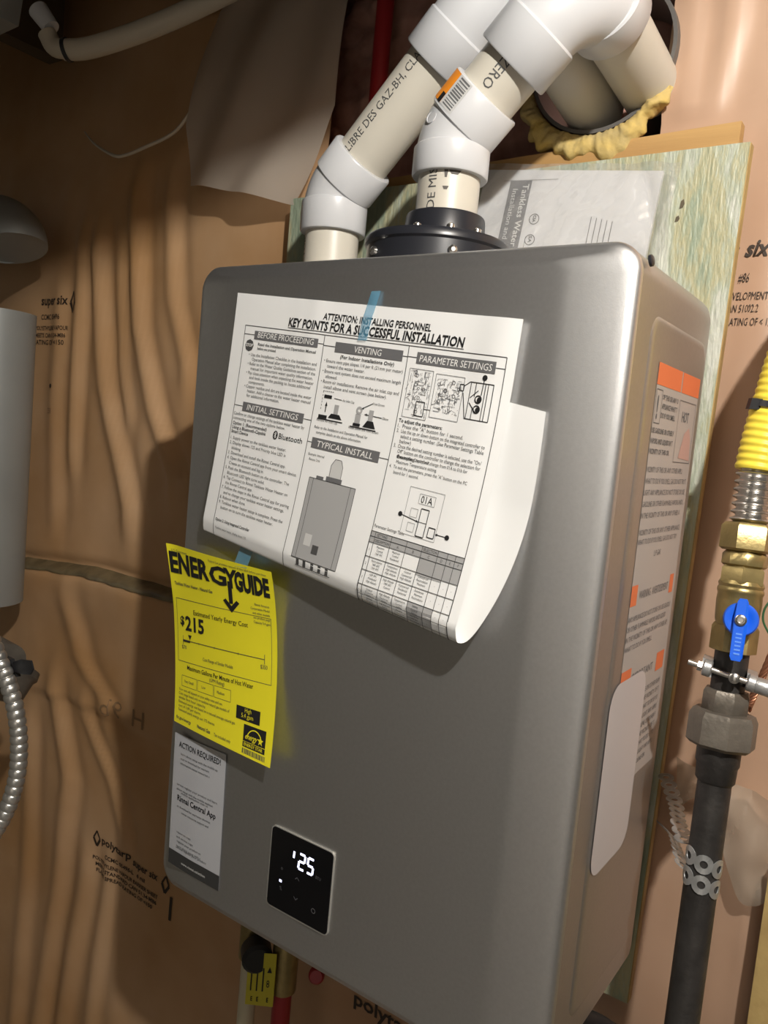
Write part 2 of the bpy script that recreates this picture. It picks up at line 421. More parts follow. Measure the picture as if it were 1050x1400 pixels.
# print on the barrier
def wallp(s, t): return (s, wy(s, t) - 0.0012, t)
def wfn(x0, z0, slope=0.0): return lambda s, t: wallp(x0 + s, z0 - t - s * slope)
def wall_text(rows, x0, z0, slope=0.0):
    mb = MB()
    for (txt, s, t, h, wd, bold, shear) in rows: text(mb, txt, s, t, h, wfn(x0, z0, slope), wfit=wd, bold=bold, shear=shear)
    return mb
def flame(mb, s, t, r, fn):
    line(mb, (s, t - r), (s - .62 * r, t), .12 * r * 2, fn); line(mb, (s - .62 * r, t), (s, t + r), .36 * r, fn)
    line(mb, (s, t + r), (s + .62 * r, t), .36 * r, fn); line(mb, (s + .62 * r, t), (s, t - r), .12 * r * 2, fn)
mb = wall_text([('polytarp', 0.022, 0.0, 0.013, 0.080, 0.02, 0), ('super six', 0.108, 0.006, 0.012, 0.068, 0.02, 0),
                ('CCMC 05496-L   6 mil', 0.035, 0.022, 0.007, 0.110, 0.02, 0),
                ('POLYETHYLENE VAPOUR BARRIER SHEET', 0.0, 0.036, 0.0065, 0.180, 0.02, 0),
                ('MEETS STANDARD CAN 51.34-M86', 0.006, 0.047, 0.0065, 0.172, 0.02, 0),
                ('FLAME SPREAD RATING OF <150', 0.008, 0.058, 0.0065, 0.160, 0.02, 0)], -0.722, -0.238)
flame(mb, 0.008, -0.004, 0.014, wfn(-0.722, -0.238)); flame(mb, 0.196, 0.004, 0.014, wfn(-0.722, -0.238))
ink('printed_lettering', mb, 'poly_ink', wall)
mb = wall_text([('super six', 0.02, 0.0, 0.016, 0.078, 0.02, 0), ('CCMC 05496', 0.02, 0.026, 0.009, 0.062, 0.01, 0),
                ('POLYETHYLENE VAPOUR', 0.005, 0.045, 0.0075, 0.096, 0.01, 0), ('MEETS CAN 51.34-M86', 0.005, 0.058, 0.0075, 0.090, 0.01, 0),
                ('RATING OF <150', 0.0, 0.071, 0.0085, 0.092, 0.01, 0)], -0.975, 0.700)
flame(mb, 0.116, -0.004, 0.018, wfn(-0.975, 0.700)); ink('printed_lettering', mb, 'poly_ink', wall)
mb = wall_text([('six', 0.007, 0.001, 0.0155, 0.024, 0.03, 0.3), ('#86', 0.004, 0.026, 0.009, 0.010, 0, 0.2), ('EVELOPMENT', -0.002, 0.043, 0.0075, 0.036, 0, 0.1),
                ('AN 51002.2', -0.002, 0.055, 0.0075, 0.028, 0, 0.1), ('RATING OF < 150', -0.002, 0.068, 0.0075, 0.044, 0, 0.1)], 0.233, 0.727)
disc(mb, 0.0, -0.007, 0.002, wfn(0.233, 0.727)); ink('printed_lettering', mb, 'poly_ink', wall)
mb = wall_text([('polytarp', 0.0, 0.0, 0.020, 0.11, 0.02, 0)], -0.135, -0.250); ink('printed_lettering', mb, 'poly_ink', wall)
mb = MB(); quad(mb, 0, 0, 0.006, 0.040, wfn(-0.513, -0.257)); ink('printed_mark', mb, 'poly_ink', wall)
mb = MB(); g_ = wfn(-0.60, 0.0); text(mb, 'H  9b', 0, 0, 0.030, lambda s, t: g_(-s, t), wfit=0.105); ink('faded_lettering', mb, 'faded_ink', wall)
def seam(a, b):
    x = -1.50 + 1.17 * a; zz = 0.216 + 0.02 * max(-1, min(1, (x + 1.02) / 0.25))
    z = zz - 0.008 + 0.017 * b + 0.0016 * noise.noise(Vector((x * 22, 1, b)))
    return (x, wy(x, z) - 0.0015 - 0.007 * math.sin(PI * b) - 0.002 * noise.noise(Vector((x * 40, b * 3, 4))), z)
obj('folded_seam', MB().grid(seam, 200, 8), 'seam_film', wall, angle=180)
mb = MB(); disc(mb, 0, 0, 0.004, wfn(-0.915, 0.555)); text(mb, '2 5 8', 0, 0.155, 0.01, wfn(-0.925, 0.66), wfit=0.012); ink('printed_mark', mb, 'poly_ink', wall)

# ceiling with joists, floor
ceil = struct('ceiling', MB().box((-1.7, -2.2, 1.27), (1.6, 0.45, 1.30)), 'wood_joist', smooth=False)
for k, x in enumerate((-1.36, -0.95, -0.54, -0.13, 0.28, 0.86)):
    obj('joist', MB().box((x, -2.2, 1.115 if x in (-0.54, -0.95) else 1.060), (x + 0.038, 0.262, 1.269)), 'wood_joist', ceil, smooth=False)
struct('floor', MB().box((-1.7, -2.2, -1.40), (1.6, 0.45, -1.35)), 'concrete', smooth=False)

struct('wall_reflector', MB().box((0.30, -2.0, -1.35), (1.6, -1.9, 1.269)), 'drywall', smooth=False)  # added unseen panel behind the camera, reflected bright in the heater's right bevel
# pink batt and vent opening
def batt(a, b):
    x = -0.36 + 0.62 * a; z = 0.70 + 0.56 * b
    y = 0.318 + 0.030 * noise.noise(Vector((x * 14, 1.7, z * 14))) + 0.012 * noise.noise(Vector((x * 45, 5.1, z * 45)))
    d = math.hypot(x - 0.075, z - 0.935)
    if d < 0.088: y = 0.352 + (y - 0.318) * 0.3
    return (x, y, z)
tag(obj('insulation_batt', MB().grid(batt, 90, 80), 'insulation_pink', angle=180), 'pink fibreglass insulation exposed around the vent pipes where plastic is cut', 'insulation')
bm = MB(); bm.lathe((0.075, 0.262, 0.938), (0, 1, 0), [(0, 0.0745), (0.0, 0.0785), (0.085, 0.0785), (0.085, 0.0745), (0.0, 0.0745)], 48, caps=False)
tag(obj('wall_sleeve', bm, 'duct_dark'), 'dark round sleeve in the wall that both vent pipes enter', 'sleeve')
def tuft(a, b):
    th = PI * (1.04 + 0.80 * a); ph = 2 * PI * b
    n1 = noise.noise(Vector((th * 3.1, 0.5, 1.0))); n2 = noise.noise(Vector((th * 9.0, 2.5, math.cos(ph)))); n3 = noise.noise(Vector((th * 26.0, 1.5, math.cos(ph) * 2)))
    ed = min(1, a / 0.06, (1 - a) / 0.10); wr_ = (0.013 + 0.012 * n1 + 0.005 * n2) * (0.35 + 0.65 * ed)                     # radial half width
    rr = 0.0795 + wr_ * (1 + 0.95 * math.cos(ph)) + 0.0012 * n3
    return (0.075 + rr * math.cos(th), 0.262 + (0.011 + 0.004 * n2) * ed * math.sin(ph) + 0.0015 * n3, 0.938 + rr * math.sin(th))
tag(obj('insulation_tuft', MB().grid(tuft, 140, 20), 'insulation_yellow', angle=180), 'yellow fibreglass stuffed around the dark wall sleeve', 'insulation')

# cut flap of plastic folded over left of the pipes
FP = [(-0.500, 1.10), (-0.545, 0.945), (-0.540, 0.862), (-0.250, 1.10), (-0.262, 0.93), (-0.330, 0.815)]
def flap(a, b):
    l = Vector(FP[0]).lerp(Vector(FP[1]), min(1, b * 2)) if b < .5 else Vector(FP[1]).lerp(Vector(FP[2]), b * 2 - 1)
    r = Vector(FP[3]).lerp(Vector(FP[4]), min(1, b * 2)) if b < .5 else Vector(FP[4]).lerp(Vector(FP[5]), b * 2 - 1)
    p = l.lerp(r, a)
    bell = math.sin(PI * min(1, max(0, a)))
    y = 0.240 - 0.018 * bell - 0.010 * noise.noise(Vector((p.x * 9, p.y * 5, 2))) - 0.006 * math.sin(a * 13 + b * 5)
    return (p.x, y, p.y)
tag(obj('plastic_flap', MB().grid(flap, 50, 40), 'film_milky', angle=180), 'milky clear plastic flap hanging on the wall left of the white vent pipes', 'plastic sheet')

# ------------------------------------------------------------------ boards behind the heater
pb = thing('mounting_board', 'green stained strand board mounted behind the grey water heater', 'board', (-0.05, 0.251, -0.047))
bd = MB(); bd.prism([(-0.335, -0.047), (0.227, -0.047), (0.239, 0.824), (-0.335, 0.824)], lambda u, v: (u, 0.2452, v), lambda u, v: (u, 0.2565, v))
b1 = obj('board_face', bd, 'osb_green', pb, smooth=False)
rw = MB(); rw.prism([(0.2270, -0.046), (0.2281, -0.046), (0.2401, 0.823), (0.2390, 0.823)], lambda u, v: (u, 0.2456, v), lambda u, v: (u, 0.2565, v)); obj('board_edge', rw, 'osb_raw', pb, smooth=False)['label'] = 'raw tan cut edge'
for (x, z, L) in ((0.183, 0.772, 0.0045), (0.180, 0.758, 0.003), (0.206, 0.02, 0.006), (0.214, -0.005, 0.005)):
    obj('wood_knot', MB().prism([(x - .002, z - L), (x + .001, z - L * .8), (x + .0024, z), (x + .0012, z + L), (x - .0012, z + L * .6)], lambda u, v: (u, 0.2446, v), lambda u, v: (u, 0.2456, v)), 'strand_dark', pb, smooth=False)
bk = MB(); bk.prism([(-0.30, -0.03), (0.224, -0.03), (0.226, 0.849), (-0.30, 0.836)], lambda u, v: (u, 0.2572, v), lambda u, v: (u, 0.2715, v))
tag(obj('backing_board', bk, 'ply_tan', smooth=False), 'bare tan plywood backing edge showing above the green board', 'board')
tag(obj('strand_board_panel', MB().box((0.341, 0.236, -0.9), (0.88, 0.250, 0.15)), 'osb_raw', smooth=False), 'raw tan strand board panel at lower right beyond the black gas pipe', 'board')

# ------------------------------------------------------------------ water heater
XL, XR, ZB, ZT = -0.236, 0.229, 0.0, 0.678
wh = thing('water_heater', 'silver grey wall mounted tankless water heater with lit black display', 'water heater', (0, 0.12, 0))
def rings(rl, fn=None):
    mb = MB(); n = None
    for (ix, iz, y, r) in rl:
        p = rrect(XL + ix, ZB + iz, XR - ix, ZT - iz, r, 8); n = len(p)
        mb.v += [(a, y, b) for a, b in p]
    for k in range(len(rl) - 1):
        for i in range(n):
            j = (i + 1) % n; mb.f.append((k * n + i, k * n + j, (k + 1) * n + j, (k + 1) * n + i))
    return mb, n
rl = [(0.0, 0.0, 0.0180, 0.024), (0.0, 0.0, 0.0160, 0.024), (0.0012, 0.0010, 0.0130, 0.024), (0.0040, 0.0030, 0.0107, 0.022), (0.0085, 0.006, 0.0092, 0.019),
      (0.014, 0.009, 0.0079, 0.016), (0.048, 0.014, 0.0011, 0.012), (0.058, 0.018, 0.0, 0.010)]
mb, n = rings(rl); k = len(rl) - 1
mb.f.append(tuple(k * n + i for i in range(n))); 
b0 = len(mb.v)
mb.f.append(tuple(range(n - 1, -1, -1)))
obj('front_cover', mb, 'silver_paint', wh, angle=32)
rl = [(0.003, 0.003, 0.0175, 0.022), (0.003, 0.003, 0.0197, 0.022)]
mb, n = rings(rl); obj('seam_gasket', mb, 'dark_gap', wh)
rl = [(0.0004, 0.0004, 0.0195, 0.024), (0.0004, 0.0004, 0.225, 0.024), (0.0015, 0.0015, 0.2315, 0.0235), (0.0045, 0.0045, 0.2365, 0.021), (0.009, 0.009, 0.2385, 0.018)]
mb, n = rings(rl); k = len(rl) - 1
mb.f.append(tuple(k * n + i for i in range(n))); mb.f.append(tuple(range(n - 1, -1, -1)))
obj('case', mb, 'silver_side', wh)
# pressed panel on the right side
def side_panel():
    mb = MB(); rr = []
    for (ins, x) in ((0, XR - 0.0004), (0.001, XR + 0.0004), (0.004, XR + 0.0014), (0.007, XR + 0.0016)):
        rr.append([(x, a, b) for a, b in rrect(0.052 + ins, 0.045 + ins, 0.222 - ins, 0.632 - ins, 0.018 - ins * .6, 6)])
    n = len(rr[0])
    for r in rr: mb.v += r
    for k in range(3):
        for i in range(n): j = (i + 1) % n; mb.f.append((k * n + i, k * n + j, (k + 1) * n + j, (k + 1) * n + i))
    mb.f.append(tuple(3 * n + i for i in range(n))); return mb
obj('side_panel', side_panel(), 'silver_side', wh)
SX = XR + 0.0017
def sidef(lift): return lambda s, t: (SX + lift, 0.076 + s, 0.598 - t)
# warning sticker, full of small print
mb = MB(); quad(mb, 0, 0, 0.131, 0.365, sidef(0.0002)); wl = obj('warning_label', mb, 'warn_paper', wh, smooth=False, fix=False); wl['label'] = 'grey warning sticker with orange bars'
for (a, b, t) in ((0.0, 0.070, 0.0), (0.073, 0.131, 0.0), (0.0, 0.016, 0.182), (0.112, 0.124, 0.182), (0.0, 0.026, 0.255), (0.100, 0.124, 0.255)):
    mb = MB(); quad(mb, a, t, b, t + 0.0175, sidef(0.0004)); ink('orange_bar', mb, 'warn_orange', wl)
mb = MB(); tx = 'DO NOT STORE OR USE GASOLINE OR OTHER FLAMMABLE VAPORS AND LIQUIDS IN THE VICINITY OF THIS OR ANY OTHER APPLIANCE WHAT TO DO IF YOU SMELL GAS DO NOT TRY TO LIGHT ANY APPLIANCE'.split()
random.seed(3)
def para(mb, s0, s1, t0, nl, dt, h, fn, words, ragged=0.3, **k):
    i = random.randrange(len(words))
    for r in range(nl):
        wd = (s1 - s0) * (random.uniform(1 - ragged, 1) if (r == nl - 1 or random.random() < .25) else 1)
        nchar = max(4, int(wd / (h * 0.66))); q = ''
        while len(q) < nchar: q += words[i % len(words)] + ' '; i += 1
        text(mb, q[:nchar].strip(), s0, t0 + r * dt, h, fn, wfit=wd, **k)
F_ = sidef(0.0005)
text(mb, '!', 0.006, 0.044, 0.018, F_, bold=0.03); frame(mb, 0.002, 0.021, 0.018, 0.048, 0.0006, F_)
para(mb, 0.020, 0.066, 0.028, 3, 0.0075, 0.0042, F_, tx, 0.15, bold=0.02)
para(mb, 0.0, 0.064, 0.056, 3, 0.0085, 0.0042, F_, tx, 0.2, bold=0.02)
para(mb, 0.0, 0.124, 0.088, 5, 0.0095, 0.0046, F_, tx, 0.5); para(mb, 0.0, 0.122, 0.140, 2, 0.008, 0.0046, F_, tx, 0.4)
text(mb, 'L P GAS', 0.05, 0.160, 0.005, F_)
text(mb, 'WARNING  AVERTISSEMENT', 0.022, 0.195, 0.007, F_, wfit=0.085)
para(mb, 0.0, 0.122, 0.213, 4, 0.0085, 0.0046, F_, tx, 0.4)
text(mb, 'IMPORTANT', 0.03, 0.268, 0.007, F_, wfit=0.06)
para(mb, 0.0, 0.12, 0.286, 9, 0.0085, 0.0046, F_, tx, 0.4)
ink('small_print', mb, 'ink_grey', wl)
mb = MB(); frame(mb, 0.072, 0.024, 0.126, 0.078, 0.0006, sidef(0.0005))
text(mb, 'HOT', 0.084, 0.042, 0.009, sidef(0.0005), bold=0.02); ink('picture_box', mb, 'ink_grey', wl)
mb = MB(); poly2(mb, [(0.086, 0.074), (0.098, 0.052), (0.112, 0.046), (0.120, 0.056), (0.124, 0.076)], sidef(0.0005)); ink('hand_picture', mb, 'warn_pink', wl)
mb = MB(); poly2(mb, rrect(0, 0, 0.095, 0.165, 0.02, 6), lambda s, t: (SX + 0.0009, 0.024 + 0.030 + s, 0.335 - t))
obj('rating_plate', mb, 'plate_pale', wh, smooth=False, fix=False)['label'] = 'blank pale rating plate'
# case screws
for (x, y, z) in ((XR - 0.0005, 0.030, ZT - 0.012),):
    obj('screw', MB().lathe((x, y, z), (1, 0, 0.2), [(0, 0.0045), (0.002, 0.0045), (0.003, 0.003)], 12), 'black_plastic', wh)
obj('screw', MB().lathe((XL + 0.001, 0.028, 0.625), (-1, 0, 0), [(0, 0.004), (0.004, 0.004), (0.005, 0.003)], 12), 'dark_gap', wh)
obj('screw', MB().lathe((XL + 0.001, 0.028, 0.595), (-1, 0, 0), [(0, 0.004), (0.004, 0.004), (0.005, 0.003)], 12), 'dark_gap', wh)
# exhaust flange and intake collar
EX = (0.0, 0.105); IN = (-0.167, 0.136)
fl = obj('exhaust_flange', MB().lathe((-0.010, 0.110, 0.677), (0, 0, 1), [(0, 0.0690), (0.025, 0.0690), (0.027, 0.0715), (0.032, 0.0715), (0.035, 0.069), (0.0365, 0.050), (0.037, 0.040)], 56), 'black_plastic', wh)
obj('exhaust_collar', MB().lathe((EX[0], EX[1], 0.7135), (0, 0, 1), [(0, 0.0405), (0.004, 0.0395), (0.019, 0.0385), (0.021, 0.0375), (0.021, 0.031)], 48), 'black_plastic', wh)
for a in (-2.55, -2.2, -1.55, -0.9, -0.35):
    c = (EX[0] + 0.049 * math.cos(a), EX[1] + 0.049 * math.sin(a), 0.7132)
    obj('screw', MB().lathe(c, (0, 0, 1), [(0, 0.0042), (0.003, 0.004), (0.0045, 0.0022)], 12), 'steel_bright', fl)
for a in (-2.0, -0.8):
    c = (-0.010 + 0.069 * math.cos(a), 0.110 + 0.069 * math.sin(a), 0.692)
    obj('screw', MB().lathe(c, (math.cos(a), math.sin(a), 0), [(0, 0.0045), (0.003, 0.0042), (0.0048, 0.002)], 12), 'steel_bright', fl)
obj('intake_collar', MB().lathe((IN[0], IN[1], 0.677), (0, 0, 1), [(0, 0.041), (0.014, 0.041), (0.016, 0.0395), (0.016, 0.031)], 48), 'black_plastic', wh)
obj('screw', MB().lathe((-0.215, 0.09, 0.677), (0, 0, 1), [(0, 0.0045), (0.004, 0.004), (0.006, 0.002)], 12), 'steel_bright', wh)
# display
DX0, DX1, DZ0, DZ1 = -0.066, 0.0125, 0.050, 0.1325
ds = obj('display_bezel', MB().prism(rrect(DX0, DZ0, DX1, DZ1, 0.005, 5), lambda u, v: (u, -0.0016, v), lambda u, v: (u, 0.001, v)), 'bezel_grey', wh)
obj('display_glass', MB().prism(rrect(DX0 + 0.0014, DZ0 + 0.0016, DX1 - 0.0008, DZ1 - 0.0008, 0.004, 5), lambda u, v: (u, -0.0021, v), lambda u, v: (u, -0.001, v)), 'glass_black', ds)
DF = lambda s, t: (DX0 + s, -0.0024, DZ1 - t)
SEG = {'1': 'f', '2': 'abged', '5': 'afgcd'}
mb = MB()
def seg7(ch, s, t, wd, h, sl=0.0):
    th = 0.0021
    P = {'a': ((0, 0), (1, 0)), 'b': ((1, 0), (1, .5)), 'c': ((1, .5), (1, 1)), 'd': ((0, 1), (1, 1)), 'e': ((0, .5), (0, 1)), 'f': ((0, 0), (0, .5)), 'g': ((0, .5), (1, .5))}
    for q in SEG[ch]:
        (a, b), (c, d) = P[q]; p = (s + a * wd + (1 - b) * sl, t + b * h); r = (s + c * wd + (1 - d) * sl, t + d * h)
        line(mb, (p[0] + (r[0] - p[0]) * .06, p[1] + (r[1] - p[1]) * .06), (p[0] + (r[0] - p[0]) * .94, p[1] + (r[1] - p[1]) * .94), th, DF)
for ch, ds_, wd in (('1', 0.0305, 0.006), ('2', 0.0375, 0.0068), ('5', 0.0482, 0.0068)):
    mb = MB(); seg7(ch, ds_, 0.0155, wd, 0.0150, .001); ink('lit_digit', mb, 'digit_glow', ds)
mb = MB(); line(mb, (0.0155, 0.0515), (0.0185, 0.0515), 0.0024, DF); ink('status_light', mb, 'digit_glow', ds)
mb = MB()
for (s, t) in ((0.0165, 0.040), (0.0165, 0.0605)): text(mb, 'o' if t < .05 else '%', s, t, 0.004, DF)
line(mb, (0.0350, 0.0425), (0.0375, 0.0400), 0.0008, DF); line(mb, (0.0375, 0.0400), (0.0400, 0.0425), 0.0008, DF)
line(mb, (0.0350, 0.0600), (0.0375, 0.0625), 0.0008, DF); line(mb, (0.0375, 0.0625), (0.0400, 0.0600), 0.0008, DF)
ring2(mb, 0.060, 0.0640, 0.0018, 0.0026, DF); text(mb, 'BTU', 0.0595, 0.0320, 0.003, DF); ink('touch_icons', mb, 'icon_dim', ds)
# fixed sticker with instructions
ST = lambda l: (lambda s, t: (-0.2165 + s + t * 0.022, -0.0004 - l + max(0.0, (-0.178 - (-0.2165 + s + t * 0.022))) * 0.052, 0.1810 - t))
mb = MB(); quad(mb, 0, 0, 0.081, 0.1465, ST(0.0006)); sk = obj('app_sticker', mb, 'sticker_grey', wh, smooth=False, fix=False); sk['label'] = 'pale grey printed sticker with dark foot'
mb = MB(); quad(mb, 0, 0.1300, 0.081, 0.1465, ST(0.0008)); ink('dark_band', mb, 'sticker_dark', sk)
mb = MB(); fn = ST(0.0010)
wds = 'register your product and learn about setup with the mobile application scan to download for warranty information owner resources support and service'.split()
text(mb, 'ACTION REQUIRED!', 0.008, 0.0135, 0.0062, fn, wfit=0.066, bold=0.015)
text(mb, 'Rinnai Central App', 0.010, 0.0725, 0.0062, fn, wfit=0.061, bold=0.02)
ink('headline', mb, 'ink', sk)
mb = MB()
for (a, b, t, n) in ((0.012, 0.070, 0.0215, 3), (0.008, 0.072, 0.0560, 2), (0.016, 0.066, 0.0640, 1), (0.010, 0.070, 0.0800, 1), (0.018, 0.066, 0.0855, 1), (0.012, 0.040, 0.1085, 2), (0.013, 0.052, 0.1185, 2), (0.012, 0.065, 0.1255, 1)):
    para(mb, a, b, t, n, 0.0052, 0.0024, fn, wds, 0.25)
ink('small_print', mb, 'ink_soft', sk)
mb = MB(); text(mb, 'www.rinnai.us/action', 0.022, 0.1405, 0.003, fn, wfit=0.038); ink('foot_print', mb, 'paper_white', sk)

# ------------------------------------------------------------------ instruction sheet taped on the cover
TL = (-0.166, 0.647); TH = math.radians(5.3); TD = math.radians(3.6); FA = math.radians(7.9)
U = (math.cos(TH), -math.sin(TH)); Dn = (-math.sin(TD), -math.cos(TD))
A = (math.cos(FA), -math.sin(FA)); B = (-math.sin(FA), -math.cos(FA))
W = 0.316; F0 = (-0.178, 0.420); RR = 0.014
BF = (F0[0] - TL[0]) * B[0] + (F0[1] - TL[1]) * B[1]
def sheet(s, t):
    qx = TL[0] + U[0] * s + Dn[0] * t; qz = TL[1] + U[1] * s + Dn[1] * t
    al = (qx - TL[0]) * A[0] + (qz - TL[1]) * A[1]; be = (qx - TL[0]) * B[0] + (qz - TL[1]) * B[1]
    k = .35 + .75 * max(0, min(1, al / W)); ymax = 2 * RR + .004
    if be < BF:
        q = max(0, min(1, (be - .02) / (BF - .02))); y = .003 + (ymax - .003) * q ** 1.8; h = be
        y += 0.0022 * math.exp(-((al - 0.105) / 0.012) ** 2) * math.exp(-max(0, be) / .16) + 0.0010 * math.exp(-((al - 0.085) / 0.006) ** 2) * (1 if be < .2 else 0)
        y += 0.0030 * math.exp(-((al - 0.30) / 0.02) ** 2) * (1 - q)
    else:
        g = be - BF; g2 = max(0.0, g - PI * RR)
        h = BF + RR * math.sin(g / RR) * .9 if g2 == 0 else BF - g2
        q = max(0.0, min(1.0, (g - 0.5 * PI * RR) / (.197 + .5 * PI * RR))); al += .0165 * math.sin(PI * q ** .75) - .004 * q
        e = min(1.0, g / (PI * RR + 0.105)); y = .002 + (ymax - .002) * (1 - e) ** 1.55
    return (TL[0] + A[0] * al + B[0] * h, -(.0012 + y * k), TL[1] + A[1] * al + B[1] * h)
ins = thing('instruction_sheet', 'large white printed installation sheet taped and curled up on the heater front', 'paper', (-0.02, -0.012, 0.37))
TEND = 0.462
def sheet_t(b): return TEND * b
front = MB().grid(lambda a, b: sheet(W * a, TEND * b), 64, 132)
o = obj('paper', front, 'paper', ins, angle=180, fix=True)
P1 = surf(sheet, 0.0003); P2 = surf(sheet, 0.0005); P3 = surf(sheet, 0.0007)
mm = 0.001
mb = MB()
text(mb, 'ATTENTION: INSTALLING PERSONNEL', 0.115, 0.0165, 0.0058, P2, wfit=0.118, bold=0.02, shear=0.15)
text(mb, 'KEY POINTS FOR A SUCCESSFUL INSTALLATION', 0.073, 0.0262, 0.0078, P2, wfit=0.194, bold=0.028, shear=0.15)
line(mb, (0.073, 0.0276), (0.267, 0.0276), 0.0005, P2); ink('headline', mb, 'ink', ins)
mb = MB(); sL, sR, tT, tBm = 0.0165, 0.308, 0.0302, 0.262
frame(mb, sL, tT, sR, tBm, 0.0007, P1)
line(mb, (0.1195, tT), (0.1195, tBm), 0.0007, P1); line(mb, (0.2135, tT), (0.2135, tBm), 0.0007, P1)
BARS = [('BEFORE PROCEEDING', 0.0305, 0.1130, 0.0345, 0.0425, sL, 0.1195), ('INITIAL SETTINGS', 0.0285, 0.1100, 0.1040, 0.1130, sL, 0.1195),
        ('VENTING', 0.1335, 0.2085, 0.0350, 0.0440, 0.1195, 0.2135), ('TYPICAL INSTALL', 0.1250, 0.2035, 0.1230, 0.1325, 0.1195, 0.2135),
        ('PARAMETER SETTINGS', 0.2230, 0.3000, 0.0345, 0.0440, 0.2135, sR)]
for (tx_, a, b, c, d, l, r) in BARS:
    line(mb, (l, (c + d) / 2), (a, (c + d) / 2), 0.0007, P1); line(mb, (b, (c + d) / 2), (r, (c + d) / 2), 0.0007, P1)
ink('frame_lines', mb, 'ink_soft', ins)
for (tx_, a, b, c, d, l, r) in BARS:
    mb = MB(); quad(mb, a, c, b, d, P2); hb = ink('heading_bar', mb, 'ink_grey', ins)
    mb = MB(); text(mb, tx_, (a + b) / 2, d - 0.0018, 0.0056, P3, align='C', wfit=min(b - a - 0.006, len(tx_) * 0.0043), bold=0.0, shear=0.12); ink('heading_text', mb, 'paper_white', hb)
def rows(mb, L, s0, t0, dt, h, s1, ind=0.0, **k):
    k.setdefault('nar', 0.98); h = h * 1.12
    t = t0
    for q in L:
        ii = ind if not (q and (q[0] in '•123456789')) else 0
        text(mb, q, s0 + ii, t, h, P2, maxw=s1 - s0 - ii, **k); t += dt
    return t
mb = MB()
disc(mb, 0.0255, 0.0490, 0.0058, P2, 8); bt = MB()
text(mb, 'Read the Installation and Operation Manual', 0.0370, 0.0480, 0.0026, P2, wfit=0.075, bold=0.015); text(mb, 'before you proceed.', 0.0370, 0.0520, 0.0026, P2, bold=0.015)
ink('stop_notice', mb, 'ink_soft', ins); text(bt, 'STOP', 0.0207, 0.0503, 0.0030, P3, wfit=0.0096, bold=0.02); ink('stop_text', bt, 'paper_white', ins)
mb = MB()
rows(mb, ['• Use the Installation Checklist in the Installation and', 'Operation Manual after completing the installation.', '• Refer to the Water Quality Guidelines section of the',
          'manual for important water quality information.', '• Pay close attention when unpacking the water heater', 'and look inside the packing to locate additional', 'components.',
          '• Copper residue and dirt are located inside the water', 'heater. Add a cleaner to the water heater manual', 'for additional information.'], 0.0265, 0.0590, 0.00440, 0.0027, 0.1150, 0.0050)
rows(mb, ['Confirm or change settings of the tankless water heater by', 'connecting one of the two options below.'], 0.0180, 0.1180, 0.0044, 0.0027, 0.1130)
rows(mb, ['1. Supply power to the tankless water heater.', '2. Display shows 125 and Priority blue LED is', 'blinking.', '3. Download and install the Rinnai Central app.',
          '4. Open the Rinnai Central app from your smart device.', 'Create an account and log in.', '5. Push the Bluetooth button on the controller. The', 'Bluetooth LED light turns solid.',
          '6. Tap Connect to Rinnai Tankless Water Heater on', 'the Rinnai Central app.', '7. Follow the steps in the Rinnai Central app for pairing', 'and to change your tankless water heater settings.',
          '8. Reboot when done.', '9. Tankless water heater setup is complete. Press the', 'button on to turn the tankless water heater.'], 0.0190, 0.1420, 0.00500, 0.0027, 0.1150, 0.0040)
text(mb, 'Tankless water heater, display shows 125.', 0.0200, 0.2330, 0.0024, P2, maxw=0.09)
ink('body_text', mb, 'ink_soft', ins)
mb = MB(); rows(mb, ['Option 1: (Recommended)', 'Using a Bluetooth-Capable', 'Smart Device'], 0.0185, 0.1275, 0.0042, 0.0028, 0.0700, bold=0.012)
text(mb, 'Option 2: Using Integrated Controller', 0.0190, 0.2245, 0.0028, P2, bold=0.015); ink('option_heading', mb, 'ink', ins)
mb = MB(); disc(mb, 0.0790, 0.1290, 0.0030, P2, 16, 0.0042); text(mb, 'Bluetooth', 0.0835, 0.1315, 0.0052, P2, wfit=0.030, bold=0.006)
bl = ink('wireless_logo', mb, 'ink', ins)
mb = MB()
for p, q in (((0.0777, 0.1274), (0.0803, 0.1306)), ((0.0803, 0.1306), (0.0790, 0.1320)), ((0.0790, 0.1320), (0.0790, 0.1260)), ((0.0790, 0.1260), (0.0803, 0.1274)), ((0.0803, 0.1274), (0.0777, 0.1306))): line(mb, p, q, 0.0005, P3)
ink('logo_rune', mb, 'paper_white', bl)
# middle column
mb = MB(); text(mb, '(For Indoor Installations Only)', 0.1410, 0.0490, 0.0030, P2, wfit=0.060, bold=0.015); ink('sub_heading', mb, 'ink', ins)
mb = MB()
rows(mb, ['• Ensure vent pipe slopes 1/4 per ft (21mm per meter)', 'toward the water heater.', '• Ensure vent system does not exceed maximum length', 'allowed.', '• Room air installations: Remove the air inlet cap and', 'install elbow and vent screen (see below).'], 0.1230, 0.0540, 0.00470, 0.0027, 0.2110, 0.0045)
text(mb, 'Remove Air Inlet Cap', 0.1260, 0.1075, 0.0024, P2); text(mb, 'Install Elbow and Vent Screen', 0.1640, 0.1085, 0.0024, P2, maxw=0.042)
text(mb, 'Air Inlet Cap', 0.1520, 0.0865, 0.0022, P2); text(mb, 'Vent Screen', 0.1860, 0.0845, 0.0022, P2); text(mb, 'Elbow', 0.1990, 0.0955, 0.0022, P2)
text(mb, 'Refer to the Installation and Operation Manual for', 0.1250, 0.1145, 0.0026, P2, maxw=0.084); text(mb, 'complete details on the above information.', 0.1280, 0.1190, 0.0026, P2, maxw=0.075)
text(mb, 'Example: Internal', 0.1240, 0.1395, 0.0024, P2); text(mb, 'Recess Unit', 0.1260, 0.1440, 0.0024, P2)
